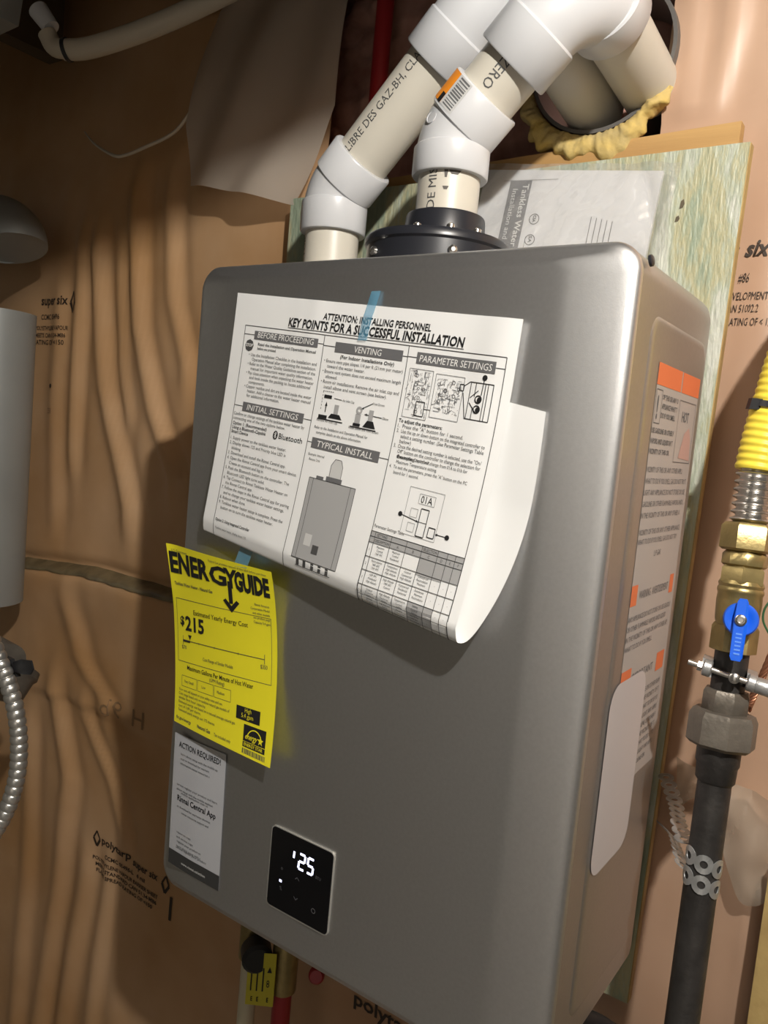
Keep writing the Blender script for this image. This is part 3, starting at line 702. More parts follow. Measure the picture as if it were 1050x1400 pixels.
ink('body_text', mb, 'ink_soft', ins)
mb = MB()   # little vent diagrams
quad(mb, 0.1270, 0.1015, 0.1370, 0.1045, P2); poly2(mb, [(0.1385, 0.1030), (0.1415, 0.0990), (0.1510, 0.0990), (0.1545, 0.1030)], P2); quad(mb, 0.1300, 0.0830, 0.1390, 0.0860, P2)
poly2(mb, [(0.1325, 0.0930), (0.1340, 0.0890), (0.1355, 0.0930)], P2); quad(mb, 0.1335, 0.0930, 0.1345, 0.0985, P2)
for a in range(6): quad(mb, 0.1280 + a * 0.0022, 0.0795, 0.1292 + a * 0.0022, 0.0801, P2); quad(mb, 0.1280, 0.0800 + a * 0.003, 0.1285, 0.0816 + a * 0.003, P2)
line(mb, (0.1265, 0.1052), (0.1560, 0.1052), 0.0009, P2); line(mb, (0.1420, 0.0850), (0.1510, 0.0855), 0.0005, P2)
quad(mb, 0.1680, 0.1030, 0.1760, 0.1055, P2); poly2(mb, [(0.1790, 0.1050), (0.1830, 0.0990), (0.1895, 0.0990), (0.1930, 0.1050)], P2)
line(mb, (0.1650, 0.1065), (0.1940, 0.1065), 0.0009, P2); line(mb, (0.1750, 0.0895), (0.1860, 0.0835), 0.0006, P2); line(mb, (0.1790, 0.0940), (0.1980, 0.0945), 0.0006, P2)
poly2(mb, [(0.1790, 0.0940), (0.1815, 0.0929), (0.1815, 0.0951)], P2); poly2(mb, [(0.1740, 0.0902), (0.1765, 0.0880), (0.1772, 0.0898)], P2)
ink('vent_diagram', mb, 'ink', ins)
mb = MB(); quad(mb, 0.1440, 0.0905, 0.1490, 0.0990, P2); quad(mb, 0.1835, 0.0895, 0.1885, 0.0990, P2); quad(mb, 0.1690, 0.0950, 0.1750, 0.1030, P1); ring2(mb, 0.1725, 0.0915, 0.0015, 0.0035, P2); ink('vent_diagram', mb, 'print_grey', ins)
mb = MB()   # picture of the heater
poly2(mb, [(0.1535, 0.1570), (0.1535, 0.1440), (0.1560, 0.1390), (0.1605, 0.1375), (0.1650, 0.1390), (0.1670, 0.1440), (0.1670, 0.1570)], P1); ink('unit_picture', mb, 'print_pale', ins)
mb = MB(); line(mb, (0.1535, 0.157), (0.1535, 0.144), .0006, P2); line(mb, (0.1535, 0.144), (0.157, 0.1382), .0006, P2); line(mb, (0.157, 0.1382), (0.164, 0.1382), .0006, P2); line(mb, (0.164, 0.1382), (0.167, 0.144), .0006, P2); line(mb, (0.167, 0.144), (0.167, 0.157), .0006, P2)
quad(mb, 0.1505, 0.1545, 0.1690, 0.1585, P2); quad(mb, 0.1390, 0.1560, 0.1475, 0.1590, P2); ink('unit_picture', mb, 'ink_grey', ins)
mb = MB(); quad(mb, 0.1310, 0.1590, 0.1860, 0.2320, P1, 0.004); up = ink('unit_picture', mb, 'print_grey', ins)
mb = MB(); frame(mb, 0.1310, 0.1590, 0.1860, 0.2320, 0.0006, P2); line(mb, (0.1360, 0.1590), (0.1360, 0.2320), 0.0005, P2); line(mb, (0.1805, 0.1590), (0.1805, 0.2320), 0.0005, P2)
quad(mb, 0.1530, 0.2165, 0.1605, 0.2245, P2, 0.004)
for a in (0.1375, 0.1460, 0.1560, 0.1650, 0.1740): quad(mb, a, 0.2325, a + 0.0035, 0.2385, P2, 0.003)
line(mb, (0.136, 0.2395), (0.180, 0.2395), 0.0008, P2); ink('picture_lines', mb, 'ink_soft', up)
mb = MB(); quad(mb, 0.1415, 0.2085, 0.1500, 0.2190, P2, 0.004); ink('picture_label', mb, 'print_pale', up)
# right column
mb = MB(); random.seed(5)
def scribble(mb, s0, t0, s1, t1, n):
    for k in range(n):
        a = random.uniform(s0, s1); b = random.uniform(t0, t1); L = random.uniform(.001, .006); th = random.choice([0, PI / 2, PI / 2, random.uniform(0, PI)])
        c, d = a + L * math.cos(th), b + L * math.sin(th)
        line(mb, (a, b), (min(c, s1), min(d, t1)), random.choice([.00025, .0004]), P2)
    for k in range(n // 6):
        r = random.uniform(.0006, .0018); ring2(mb, random.uniform(s0 + r, s1 - r), random.uniform(t0 + r, t1 - r), r * .7, r, P2, 8)
frame(mb, 0.2180, 0.0485, 0.2420, 0.0895, 0.0004, P2); scribble(mb, 0.2190, 0.0490, 0.2410, 0.0760, 90); scribble(mb, 0.219, 0.076, 0.2410, 0.089, 26)
frame(mb, 0.2450, 0.0500, 0.2730, 0.0860, 0.0004, P2); scribble(mb, 0.2475, 0.0530, 0.2715, 0.0810, 120)
ink('circuit_diagram', mb, 'ink_grey', ins)
mb = MB(); frame(mb, 0.2300, 0.0750, 0.2385, 0.0870, 0.0007, P2); line(mb, (0.2385, 0.0805), (0.2450, 0.0805), 0.0005, P2)
frame(mb, 0.2695, 0.0555, 0.2735, 0.0605, 0.0007, P2)
for p, q in (((0.2735, 0.0565), (0.2790, 0.0525)), ((0.2790, 0.0525), (0.3010, 0.0525)), ((0.3010, 0.0525), (0.3010, 0.0820)), ((0.3010, 0.0820), (0.2790, 0.0820)), ((0.2790, 0.0820), (0.2735, 0.0620)),
             ((0.2800, 0.0525), (0.2800, 0.0820)), ((0.2850, 0.0525), (0.2850, 0.0640)), ((0.2850, 0.072), (0.2850, 0.0820)), ((0.2940, 0.0525), (0.2940, 0.0820)), ((0.2965, 0.0525), (0.2965, 0.0820)), ((0.2810, 0.0650), (0.2880, 0.0585)), ((0.2810, 0.0690), (0.2880, 0.0760))): line(mb, p, q, 0.0006, P2)
for t in (0.0655, 0.0735): ring2(mb, 0.2890, t, 0.0024, 0.0034, P2); disc(mb, 0.2902, t + 0.0003, 0.0021, P3)
disc(mb, 0.2920, 0.0480, 0.0023, P2); line(mb, (0.2920, 0.0480), (0.2912, 0.0620), 0.0007, P2)
ink('button_diagram', mb, 'ink', ins)
mb = MB(); text(mb, 'To adjust the parameters:', 0.2160, 0.0945, 0.0030, P2, bold=0.015, wfit=0.044); text(mb, 'Example:', 0.2220, 0.1245, 0.0028, P2, bold=0.015, wfit=0.016); ink('sub_heading', mb, 'ink', ins)
mb = MB(); rows(mb, ['1.  Press the "A" button for 1 second.', '2.  Use the up or down button on the integrated controller to', 'select a setting number. (See Parameter Settings Table', 'below)',
                     '3.  Once the desired setting number is selected, use the "On/', 'Off" button on the controller to change the selection for', 'the setting number.'], 0.2160, 0.0990, 0.00425, 0.0028, 0.3030, 0.0050)
text(mb, 'Display will change from 01A to 01b for', 0.2395, 0.1245, 0.0028, P2, maxw=0.055); text(mb, 'Maximum Temperature setting.', 0.2220, 0.1290, 0.0028, P2, maxw=0.045)
text(mb, '4.  To exit the parameters, press the "A" button on the PC', 0.2160, 0.1335, 0.0028, P2, maxw=0.086); text(mb, 'board for 1 second.', 0.2215, 0.1380, 0.0028, P2)
text(mb, 'Parameter Settings Table', 0.2150, 0.1855, 0.0027, P2, maxw=0.05); ink('body_text', mb, 'ink_soft', ins)
mb = MB(); frame(mb, 0.2420, 0.1450, 0.2770, 0.1840, 0.0003, P2); frame(mb, 0.2530, 0.1490, 0.2690, 0.1570, 0.0003, P2)
for (a, b) in ((0.2475, 0.162), (0.2475, 0.174)): frame(mb, a, b, a + 0.007, b + 0.007, 0.0003, P2)
ink('controller_diagram', mb, 'ink_grey', ins)
mb = MB(); text(mb, '01A', 0.2550, 0.1560, 0.0060, P2, wfit=0.0115); frame(mb, 0.2575, 0.1605, 0.2655, 0.1830, 0.0007, P2); line(mb, (0.2575, 0.1715), (0.2655, 0.1715), 0.0004, P2)
frame(mb, 0.2690, 0.1735, 0.2755, 0.1815, 0.0007, P2)
disc(mb, 0.2380, 0.1690, 0.0021, P2); line(mb, (0.2380, 0.1690), (0.2560, 0.1715), 0.0006, P2); disc(mb, 0.2880, 0.1775, 0.0021, P2); line(mb, (0.2880, 0.1775), (0.2775, 0.1775), 0.0006, P2)
poly2(mb, [(0.2575, 0.1718), (0.2550, 0.1704), (0.2548, 0.1722)], P2); poly2(mb, [(0.2762, 0.1775), (0.2785, 0.1764), (0.2785, 0.1786)], P2); ink('controller_diagram', mb, 'ink', ins)
mb = MB(); ss = [0.2135, 0.2185, 0.2360, 0.2520, 0.2680, 0.2840, 0.2930, 0.3005, 0.3080]; tt = [0.1890, 0.1935, 0.1985, 0.2105, 0.2220, 0.2340, 0.2430, 0.2520, 0.2610]
for a in ss: line(mb, (a, tt[0]), (a, tt[-1]), 0.0005, P3, 0.004)
for b in tt: line(mb, (ss[0], b), (ss[-1], b), 0.0005, P3)
ink('table_lines', mb, 'ink_soft', ins)
mb = MB(); quad(mb, ss[0], tt[0], ss[-1], tt[1], P1); quad(mb, ss[0], tt[1], ss[-1], tt[2], P1); quad(mb, ss[4], tt[2], ss[-1], tt[3], P1, 0.004); quad(mb, ss[4], tt[3], ss[6], tt[3] + 0.002, P1); quad(mb, ss[4], tt[5], ss[6], tt[7], P1, 0.004); ink('table_shading', mb, 'print_grey', ins)
mb = MB(); wd_ = ['Maximum', 'Temperature', 'Setting', 'High Altitude', 'Residential', '120F 49C', '140F 60C', 'Commercial', 'Recirculation', 'Control']
for i in range(8):
    for j in range(2, 8):
        if i in (3, 4, 5, 6, 7) and j == 2: continue
        if i in (0, 5, 6, 7): text(mb, str(j - 1) if i == 0 else '-', (ss[i] + ss[i + 1]) / 2, (tt[j] + tt[j + 1]) / 2 + .001, 0.002, P3, align='C'); continue
        for q in range(3): text(mb, random.choice(wd_), (ss[i] + ss[i + 1]) / 2, tt[j] + 0.0032 + q * 0.0029, 0.0018, P3, align='C', maxw=ss[i + 1] - ss[i] - 0.002)
text(mb, 'SETTING', 0.226, 0.1925, 0.0024, P3, align='C'); text(mb, 'SELECTION', 0.276, 0.1925, 0.0024, P3, align='C'); text(mb, 'DESCRIPTION', 0.2272, 0.1972, 0.0022, P3, align='C')
for i, q in enumerate('ABCDEF'): text(mb, q, (ss[i + 2] + ss[i + 3]) / 2, 0.1972, 0.0024, P3, align='C')
ink('table_text', mb, 'ink_soft', ins)
# blue tape
tb = MB().grid(lambda a, b: (-0.0015 + 0.0100 * a - 0.0085 * b, -0.0022 - 0.0024 * min(1, b * 2.2) - (0.0006 if b > 0.45 else 0), 0.6440 - 0.043 * b), 2, 16)
tag(obj('tape_strip', tb, 'film_tape', smooth=False), 'short strip of blue tape holding the top of the white instruction sheet', 'tape')

# ------------------------------------------------------------------ yellow energy label
LQ = [((-0.2305, -0.0120, 0.3872), (-0.0810, -0.0140, 0.3819)), ((-0.2219, -0.0030, 0.2880), (-0.0742, -0.0032, 0.2960)), ((-0.2083, -0.0080, 0.1983), (-0.0613, -0.0160, 0.1953))]
def lab(s, t):
    wq = ((1 - t) * (1 - 2 * t), 4 * t * (1 - t), t * (2 * t - 1)); p = Vector((0, 0, 0))
    for i in range(3): p += (Vector(LQ[i][0]) * (1 - s) + Vector(LQ[i][1]) * s) * wq[i]
    p.y -= 0.0035 * math.sin(PI * s) * (1 - 0.6 * t) + 0.001
    if s < 0.12: p.y -= 0.004 * (1 - s / 0.12) ** 2 * max(0, 1 - t * 3)
    return p
eg = thing('energy_label', 'yellow energy guide sheet taped to the lower left of the heater front', 'label', (-0.15, -0.008, 0.196))
obj('paper', MB().grid(lab, 24, 32), 'yellow_paper', eg, angle=180)
LW, LH = 0.148, 0.188
labm = lambda s, t: lab(s / LW, t / LH)
L1 = surf(labm, 0.0003); L2 = surf(labm, 0.0005)
def lrow(mb, tx_, s, t, h, wd=None, **k): text(mb, tx_, s * LW, t * LH, h, L2, wfit=wd * LW if wd else None, **k)
mb = MB(); lrow(mb, 'ENER', 0.014, 0.143, 0.0195, 0.410, bold=0.04); lrow(mb, 'G', 0.425, 0.150, 0.0185, 0.165, bold=0.03); lrow(mb, 'Y', 0.568, 0.152, 0.0195, 0.125, bold=0.035); lrow(mb, 'GUIDE', 0.665, 0.158, 0.0195, 0.30, bold=0.05)
quad(mb, 0.597 * LW, 0.12 * LH, 0.632 * LW, 0.245 * LH, L2)
poly2(mb, [(0.615 * LW, 0.295 * LH), (0.54 * LW, 0.235 * LH), (0.565 * LW, 0.222 * LH), (0.615 * LW, 0.258 * LH), (0.665 * LW, 0.222 * LH), (0.69 * LW, 0.235 * LH)], L2)
ink('headline', mb, 'ink', eg)
mb = MB(); lrow(mb, 'U.S. Government', 0.04, 0.036, 0.0026, 0.16); lrow(mb, 'Federal law prohibits removal of this label before purchase', 0.43, 0.036, 0.0024, 0.52)
lrow(mb, 'Tankless Water Heater - Natural Gas', 0.04, 0.212, 0.0034, 0.40, bold=0.01)
for q, tx_ in enumerate(['Rinnai America', 'Corporation Model', 'and other models', 'see product page', 'Capacity 5.4 gpm']): lrow(mb, tx_, 0.95, 0.225 + q * 0.025, 0.0026, None, align='R')
ink('small_print', mb, 'ink_soft', eg)
mb = MB(); frame(mb, 0.04 * LW, 0.285 * LH, 0.955 * LW, 0.635 * LH, 0.0005, L1)
line(mb, (0.10 * LW, 0.512 * LH), (0.895 * LW, 0.512 * LH), 0.0006, L2)
for a in (0.10, 0.895): line(mb, (a * LW, 0.487 * LH), (a * LW, 0.537 * LH), 0.0006, L2)
for a in (0.27, 0.43, 0.66): line(mb, (a * LW, 0.507 * LH), (a * LW, 0.520 * LH), 0.0005, L2)
for a in (0.08, 0.255, 0.43): frame(mb, a * LW, 0.715 * LH, (a + 0.165) * LW, 0.775 * LH, 0.0004, L1)
ink('frame_lines', mb, 'ink_soft', eg)
mb = MB(); lrow(mb, 'Estimated Yearly Energy Cost', 0.225, 0.358, 0.0050, 0.53); lrow(mb, '$', 0.075, 0.428, 0.009, 0.045, bold=0.03); lrow(mb, '215', 0.13, 0.452, 0.0145, 0.20, bold=0.03)
quad(mb, 0.10 * LW, 0.509 * LH, 0.175 * LW, 0.521 * LH, L2); poly2(mb, [(0.155 * LW, 0.478 * LH), (0.195 * LW, 0.478 * LH), (0.175 * LW, 0.505 * LH)], L2)
lrow(mb, 'Maximum Gallons Per Minute of Hot Water', 0.14, 0.675, 0.0046, 0.66, bold=0.008); ink('cost_text', mb, 'ink', eg)
mb = MB(); lrow(mb, '$70', 0.085, 0.562, 0.0040, 0.05); lrow(mb, '$350', 0.86, 0.562, 0.0040, 0.06); lrow(mb, 'Cost Range of Similar Models', 0.31, 0.600, 0.0034, 0.30); lrow(mb, '(GPM Rating)', 0.38, 0.702, 0.0036, 0.15)
for a, tx_ in ((0.11, 'Very Small'), (0.30, 'Low'), (0.46, 'Medium')): lrow(mb, tx_, a, 0.752, 0.0030, None)
for q, (tx_, wd) in enumerate((('Your cost will depend on your utility rates and use.', 0.47), ('Cost range based only on tankless natural gas models of', 0.54), ('similar first hour capacity.', 0.30), ('Estimated energy cost based on a national average natural gas', 0.60), ('cost of 1.09 per therm.', 0.25), ('Estimated yearly energy use: 172 therms', 0.40))): lrow(mb, tx_, 0.05, 0.805 + q * 0.0235, 0.0028, wd)
lrow(mb, 'ftc.gov/energy', 0.03, 0.972, 0.0034, 0.17, bold=0.01); lrow(mb, 'Natural Gas', 0.27, 0.972, 0.0034, 0.14, bold=0.02); lrow(mb, 'Tax included only', 0.45, 0.972, 0.0030, 0.17)
ink('small_print', mb, 'ink_soft', eg)
mb = MB(); quad(mb, 0.655 * LW, 0.775 * LH, 0.875 * LW, 0.840 * LH, L1); pb_ = ink('dark_box', mb, 'ink', eg); mb = MB(); lrow(mb, 'High', 0.735, 0.800, 0.0040, 0.06); lrow(mb, '5.4 gpm', 0.705, 0.827, 0.0040, 0.11); ink('box_text', mb, 'yellow_paper', pb_)
mb = MB(); quad(mb, 0.735 * LW, 0.855 * LH, 0.940 * LW, 0.958 * LH, L1); es = ink('star_emblem', mb, 'ink', eg)
mb = MB(); ring2(mb, 0.838 * LW, 0.925 * LH, 0.0098, 0.0108, L2, 20, PI * 1.08, PI * 1.92)
text(mb, 'energy', 0.755 * LW, 0.919 * LH, 0.0050, L2, wfit=0.0170, shear=0.5, bold=0.01)
sx, sy = 0.895 * LW, 0.908 * LH; pts = []
for k in range(10): r = 0.0042 if k % 2 == 0 else 0.0017; pts.append((sx + r * math.sin(PI * k / 5), sy - r * math.cos(PI * k / 5)))
for k in range(10): poly2(mb, [(sx, sy), pts[k], pts[(k + 1) % 10]], L2)
line(mb, (0.735 * LW, 0.933 * LH), (0.940 * LW, 0.933 * LH), 0.0004, L2); text(mb, 'ENERGY STAR', 0.748 * LW, 0.952 * LH, 0.0026, L2, wfit=0.0255, bold=0.01); ink('emblem_drawing', mb, 'yellow_paper', es)
mb = MB(); k = 0.735
while k < 0.95:
    wk = random.choice([.004, .007, .010]); quad(mb, k * LW, 0.965 * LH, (k + wk) * LW, 0.988 * LH, L1); k += wk + random.choice([.004, .006])
ink('bar_code', mb, 'ink_soft', eg)
tpl = MB().grid(lambda a, b: tuple(Vector((-0.1300 + 0.018 * a, -0.0165 + 0.010 * (1 - b), 0.404 - 0.024 * b))), 2, 4)
tag(obj('tape_strip', tpl, 'film_tape', smooth=False), 'pale tape strip at the top of the yellow energy label', 'tape')

# ------------------------------------------------------------------ PVC vents
PR = 0.0301
def pvc(name, label, base, parts_fn):
    t = thing(name, label, 'vent pipe', base); parts_fn(t); return t
def hub(parent, p, d, L, r=0.0368):
    """socket that starts at p and runs along d"""
    return obj('socket', MB().lathe(p, d, [(0.0, PR + 0.0006), (0.0, r - 0.0012), (0.0015, r), (L - 0.002, r), (L, r - 0.0018), (L, PR)], 40), 'pvc_white', parent)
def pipe_text(parent, p, d, tx_, h, wd, start, toward, ang=0.0, flip=False, r=PR):
    """lettering wrapped on a pipe from p along d; toward = side that faces out"""
    p = Vector(p); d = Vector(d).normalized(); n = Vector(toward); n = (n - d * n.dot(d)).normalized(); b = d.cross(n)
    def fn(s, t):
        if flip: s, t = wd - s, -t
        a = -ang + t / r
        return p + d * (start + s) + (n * math.cos(a) + b * math.sin(a)) * (r + 0.0003)
    mb = MB(); text(mb, tx_, 0, h / 2, h, fn, wfit=wd); return ink('printed_lettering', mb, 'ink_soft', parent)
d45 = Vector((1, 0, 1)).normalized()
TOW = Vector((0.426, -0.572, 0.52)) - Vector((0.0, 0.105, 0.85)); TOW.normalize()
def exhaust(t):
    x, y = EX; bz = 0.811; Bp = Vector((x, y, bz))
    obj('pipe_length', MB().tube([(x, y, 0.722), (x, y, 0.785)], PR, 40), 'pvc_cream', t)
    pipe_text(t, (x, y, 0.70), (0, 0, 1), 'DE MISE', 0.0085, 0.043, 0.036, TOW, 0.55)
    el = obj('elbow', MB().tube(arc((x, y, bz - .1), Bp, Bp + d45 * .1, 0.046, 10), 0.0345, 40), 'pvc_white', t)
    hub(el, (x, y, 0.7710), (0, 0, 1), 0.028); hub(el, Bp + d45 * 0.0470, -d45, 0.036)
    n = Vector(TOW); n = (n - d45 * n.dot(d45)).normalized()
    c0 = Bp + Vector((0, -0.0345, 0.0)) * 1.0
    mk = MB(); q = Vector((-0.2, -0.95, 0.25)).normalized(); up = Vector((0, 0, 1)); ri = q.cross(up).normalized(); up2 = ri.cross(q)
    cc = Bp + Vector((.0010, 0, -.0005)) + q * 0.0338
    for k in range(20):
        a, b = 2 * PI * k / 20, 2 * PI * (k + 1) / 20
        mk.v += [tuple(cc + (ri * math.cos(a) + up2 * math.sin(a)) * rr + q * hh) for a_ in (a,) for rr, hh in ((0.0052, 0), (0.0055, .0008), (0.0062, .0006), (0.0064, -.0006))]
    for k in range(20):
        for j in range(3): mk.f.append((4 * k + j, 4 * k + j + 1, 4 * ((k + 1) % 20) + j + 1, 4 * ((k + 1) % 20) + j))
    obj('mould_mark', mk, 'pvc_white', el)
    # sloping length and sweep elbow into the wall
    E = Bp + d45 * 0.168; O = Vector((0.124, 0.290, 0.905)); od = (O - E).normalized()
    obj('pipe_length', MB().tube([Bp + d45 * 0.02, Bp + d45 * 0.098], PR, 40), 'pvc_cream', t)
    pipe_text(t, Bp, d45, 'EVENT ZERO', 0.0095, 0.068, 0.052, TOW, 0.25, flip=True)
    path = arc(Bp, E, O, 0.050, 16)
    s1 = (path[0] - Bp).dot(d45)
    e2 = obj('sweep_elbow', MB().tube([Bp + d45 * 0.105] + path + [E + od * 0.058], 0.0352, 44), 'pvc_white', t)
    hub(e2, Bp + d45 * 0.0790, d45, 0.040, 0.0378)
    hub(e2, E + od * 0.064, -od, 0.030, 0.0378)
    obj('pipe_length', MB().tube([E + od * 0.06, O], PR, 40), 'pvc_cream', t)
    # moulded rib on the elbow socket, price sticker
    n = (TOW - d45 * TOW.dot(d45)).normalized(); b = d45.cross(n)
    st = Bp + d45 * 0.0115
    def stk(lo, hi, a0, a1, mat, nm, lift=0.0003):
        mb = MB().grid(lambda u, v: st + d45 * (lo + (hi - lo) * u) + (n * math.cos(a0 + (a1 - a0) * v) + b * math.sin(a0 + (a1 - a0) * v)) * (0.0368 + lift), 6, 8); return obj(nm, mb, mat, el, smooth=False, fix=False)
    return el, stk, st, n, b
et = thing('exhaust_vent_pipe', 'white PVC exhaust vent in front, rising from the wide black flange', 'vent pipe', (EX[0], EX[1], 0.72))
el, stk, st, n_, b_ = exhaust(et)
s1_ = -1
stk(0.004, 0.034, -0.95, -1.50, 'orange_print', 'price_sticker')['label'] = 'orange and white price sticker'
stk(0.004, 0.034, -0.45, -0.95, 'print_pale', 'sticker_lower')
mb = MB()
for k in range(11):
    a = 0.006 + k * 0.0025; wk = random.choice([.0007, .0012, .0016])
    mb.grid(lambda u, v: st + d45 * (a + wk * u) + (n_ * math.cos(-0.5 - 0.36 * v) + b_ * math.sin(-0.5 - 0.36 * v)) * 0.0373, 1, 4)
ink('bar_code', mb, 'ink_grey', el)
stk(0.004, 0.013, -0.95, -1.12, 'ink', 'sticker_mark', 0.0006)
# drips of cement and scuffs
mb = MB()
for (z, a, L, wd) in ((0.7710, 0.15, 0.004, 0.012), (0.7710, -0.12, 0.007, 0.004), (0.756, -0.1, 0.003, 0.006)):
    nn = Vector((TOW.x, TOW.y, 0)).normalized(); tt_ = Vector((0, 0, 1)).cross(nn)
    mb.grid(lambda u, v: Vector((EX[0], EX[1], z - L * v)) + (nn * math.cos(a + wd / PR * (u - .5) * (1 - .5 * v)) + tt_ * math.sin(a + wd / PR * (u - .5) * (1 - .5 * v))) * (PR + .0003), 4, 3)
ink('scuff', mb, 'pvc_dirt', et)

it = thing('intake_vent_pipe', 'white PVC air intake vent behind, leaning right from the small black collar', 'vent pipe', (IN[0], IN[1], 0.69))
x, y = IN; bz = 0.781; Bp = Vector((x, y, bz))
obj('pipe_length', MB().tube([(x, y, 0.690), (x, y, 0.77)], PR, 40), 'pvc_cream', it)
pipe_text(it, (x, y, 0.68), (0, 0, 1), 'ACTUR', 0.006, 0.040, 0.012, TOW, 1.2)
el2 = obj('elbow', MB().tube(arc((x, y, bz - .1), Bp, Bp + d45 * .1, 0.046, 10), 0.0345, 40), 'pvc_white', it)
hub(el2, (x, y, 0.738), (0, 0, 1), 0.034); hub(el2, Bp + d45 * 0.050, -d45, 0.036)
obj('pipe_length', MB().tube([Bp + d45 * 0.03, Bp + d45 * 0.200], PR, 40), 'pvc_cream', it)
TOI = (Vector((0.426, -0.572, 0.52)) - (Bp + d45 * .1)).normalized()
pipe_text(it, Bp, d45, 'AIR LIBRE DES GAZ-BH, CLASS', 0.0095, 0.146, 0.030, TOI, 0.72)
P0 = Bp + d45 * 0.166
CP = [P0 + d45 * 0.02, P0 + d45 * 0.060, Vector((0.020, 0.150, 0.957)), Vector((0.045, 0.180, 0.936)), Vector((0.058, 0.225, 0.912)), Vector((0.062, 0.300, 0.893))]
def spline(P, n=10):
    out = []; Q = [P[0] * 2 - P[1]] + list(P) + [P[-1] * 2 - P[-2]]
    for i in range(1, len(Q) - 2):
        for k in range(n):
            t = k / n; a, b, c, d = Q[i - 1], Q[i], Q[i + 1], Q[i + 2]
            out.append(0.5 * ((2 * b) + (c - a) * t + (2 * a - 5 * b + 4 * c - d) * t * t + (3 * b - a - 3 * c + d) * t ** 3))
    return out + [P[-1]]
sp = spline(CP, 8)
e3 = obj('sweep_elbow', MB().tube(sp[:26], 0.0352, 44), 'pvc_white', it)
hub(e3, P0, d45, 0.040, 0.0378)
obj('pipe_length', MB().tube(sp[22:], PR, 40), 'pvc_cream', it)
tag(obj('red_pipe', MB().tube([(-0.222, 0.270, 0.70), (-0.222, 0.268, 1.0), (-0.218, 0.264, 1.25)], 0.011, 20), 'red_pex'), 'red plastic water pipe rising behind the sloped white vent pipe', 'pipe')

# ------------------------------------------------------------------ manual in a clear bag
bag = thing('manual_bag', 'clear bagged owner manual booklet lying against the green board on top of the heater', 'booklet', (0.05, 0.215, 0.679))
def bk_pt(s, t, off=0.0):
    """s along the width, t down; leans on the board"""
    x = -0.035 + s * math.cos(0.12) - t * 0.02; z = 0.826 - s * math.sin(0.115) - t * 0.985
    y = 0.2405 - 0.20 * (t) - off
    return Vector((x, y, z))
bm = MB(); bm.prism([(0.0, 0.0), (0.200, 0.0), (0.200, 0.120), (0.0, 0.120)], lambda u, v: bk_pt(u, v, 0.004), lambda u, v: bk_pt(u, v, 0.0))
bo = obj('booklet', bm, 'booklet_cover', bag, smooth=False)
mb = MB(); quad(mb, 0.034, 0.012, 0.060, 0.118, lambda s, t: bk_pt(s, t, 0.0044)); ink('title_band', mb, 'booklet_band', bo)
def rot(fn0, s0, t0): return lambda s, t: fn0(s0 - t, t0 + s)
mb = MB(); text(mb, 'Tankless Water Heater', 0, 0, 0.0072, rot(lambda s, t: bk_pt(s, t, 0.0047), 0.0505, 0.016), wfit=0.105, bold=0.01); text(mb, 'Installation and Operation', 0, 0, 0.0062, rot(lambda s, t: bk_pt(s, t, 0.0047), 0.0390, 0.022), wfit=0.100); ink('title_text', mb, 'paper_white', bo)
mb = MB()
for t in (0.055, 0.078):
    ring2(mb, 0.072, t, 0.0052, 0.0060, lambda s, q: bk_pt(s, q, 0.0046)); text(mb, 'CSA' if t < .06 else 'SA', 0, 0, 0.0035, rot(lambda s, q: bk_pt(s, q, 0.0047), 0.0705, t - 0.0042), wfit=0.0075, bold=0.02)
for k in range(5): line(mb, (0.136 + k * 0.0058, 0.050 + k * .001), (0.136 + k * 0.0058, 0.105), 0.0007, lambda s, q: bk_pt(s, q, 0.0046))
line(mb, (0.0665, 0.075), (0.0665, 0.110), 0.0005, lambda s, q: bk_pt(s, q, 0.0046)); ink('cover_print', mb, 'ink_soft', bo)
mb = MB(); line(mb, (0.026, 0.013), (0.090, 0.010), 0.0006, lambda s, q: bk_pt(s, q, 0.0046)); ink('cover_lines', mb, 'print_grey', bo)
def bagp(a, b):
    s = -0.008 + 0.226 * a; t = -0.006 + 0.128 * b
    wr = 0.0035 * noise.noise(Vector((s * 40 + t * 30, t * 14, 1.3))) + 0.007 * abs(math.sin((s * 0.9 - t * 0.8) * 48 + 3 * noise.noise(Vector((s * 14, t * 14, 9))))) * max(0, (s - 0.09) / 0.1)
    return bk_pt(s, t, 0.0075 + wr)
bg = obj('clear_bag', MB().grid(bagp, 70, 40), 'film_clear', bag, angle=180); bg['label'] = 'wrinkled clear plastic bag'

# ------------------------------------------------------------------ gas line on the right
gl = thing('gas_line', 'vertical black iron gas pipe with brass valve and yellow flexible tube', 'gas pipe', (0.306, 0.11, 0.0))
up = (Vector((0.3016, 0.1402, 0.4849)) - Vector((0.3089, 0.0977, 0.0711))).normalized()      # the line leans a little
G0 = Vector((0.3030, 0.1293, 0.382))
def G(z): return G0 + up * ((z - 0.382) / up.z)
cdir = Vector((0.426, -0.572, 0.52)) - G0; cdir -= up * cdir.dot(up); cdir.normalize(); side = up.cross(cdir)
obj('black_pipe', MB().tube([G(-1.34), G(0.280)], 0.01335, 28), 'iron_black', gl)
obj('pipe_socket', MB().lathe(G(0.262), up, [(0, 0.0140), (0.002, 0.0155), (0.014, 0.0160), (0.016, 0.0172), (0.029, 0.0172), (0.030, 0.015)], 28), 'iron_black', gl)
obj('union_nut', MB().lathe(G(0.291), up, [(0, 0.0235), (0.003, 0.0270), (0.024, 0.0270), (0.029, 0.0245), (0.030, 0.018)], 8, ref=side, spin=0.2), 'iron_grey', gl)
obj('union_collar', MB().lathe(G(0.320), up, [(0, 0.018), (0.001, 0.0188), (0.015, 0.0188), (0.018, 0.0172), (0.018, 0.0133)], 8, ref=side, spin=0.35), 'iron_grey', gl)
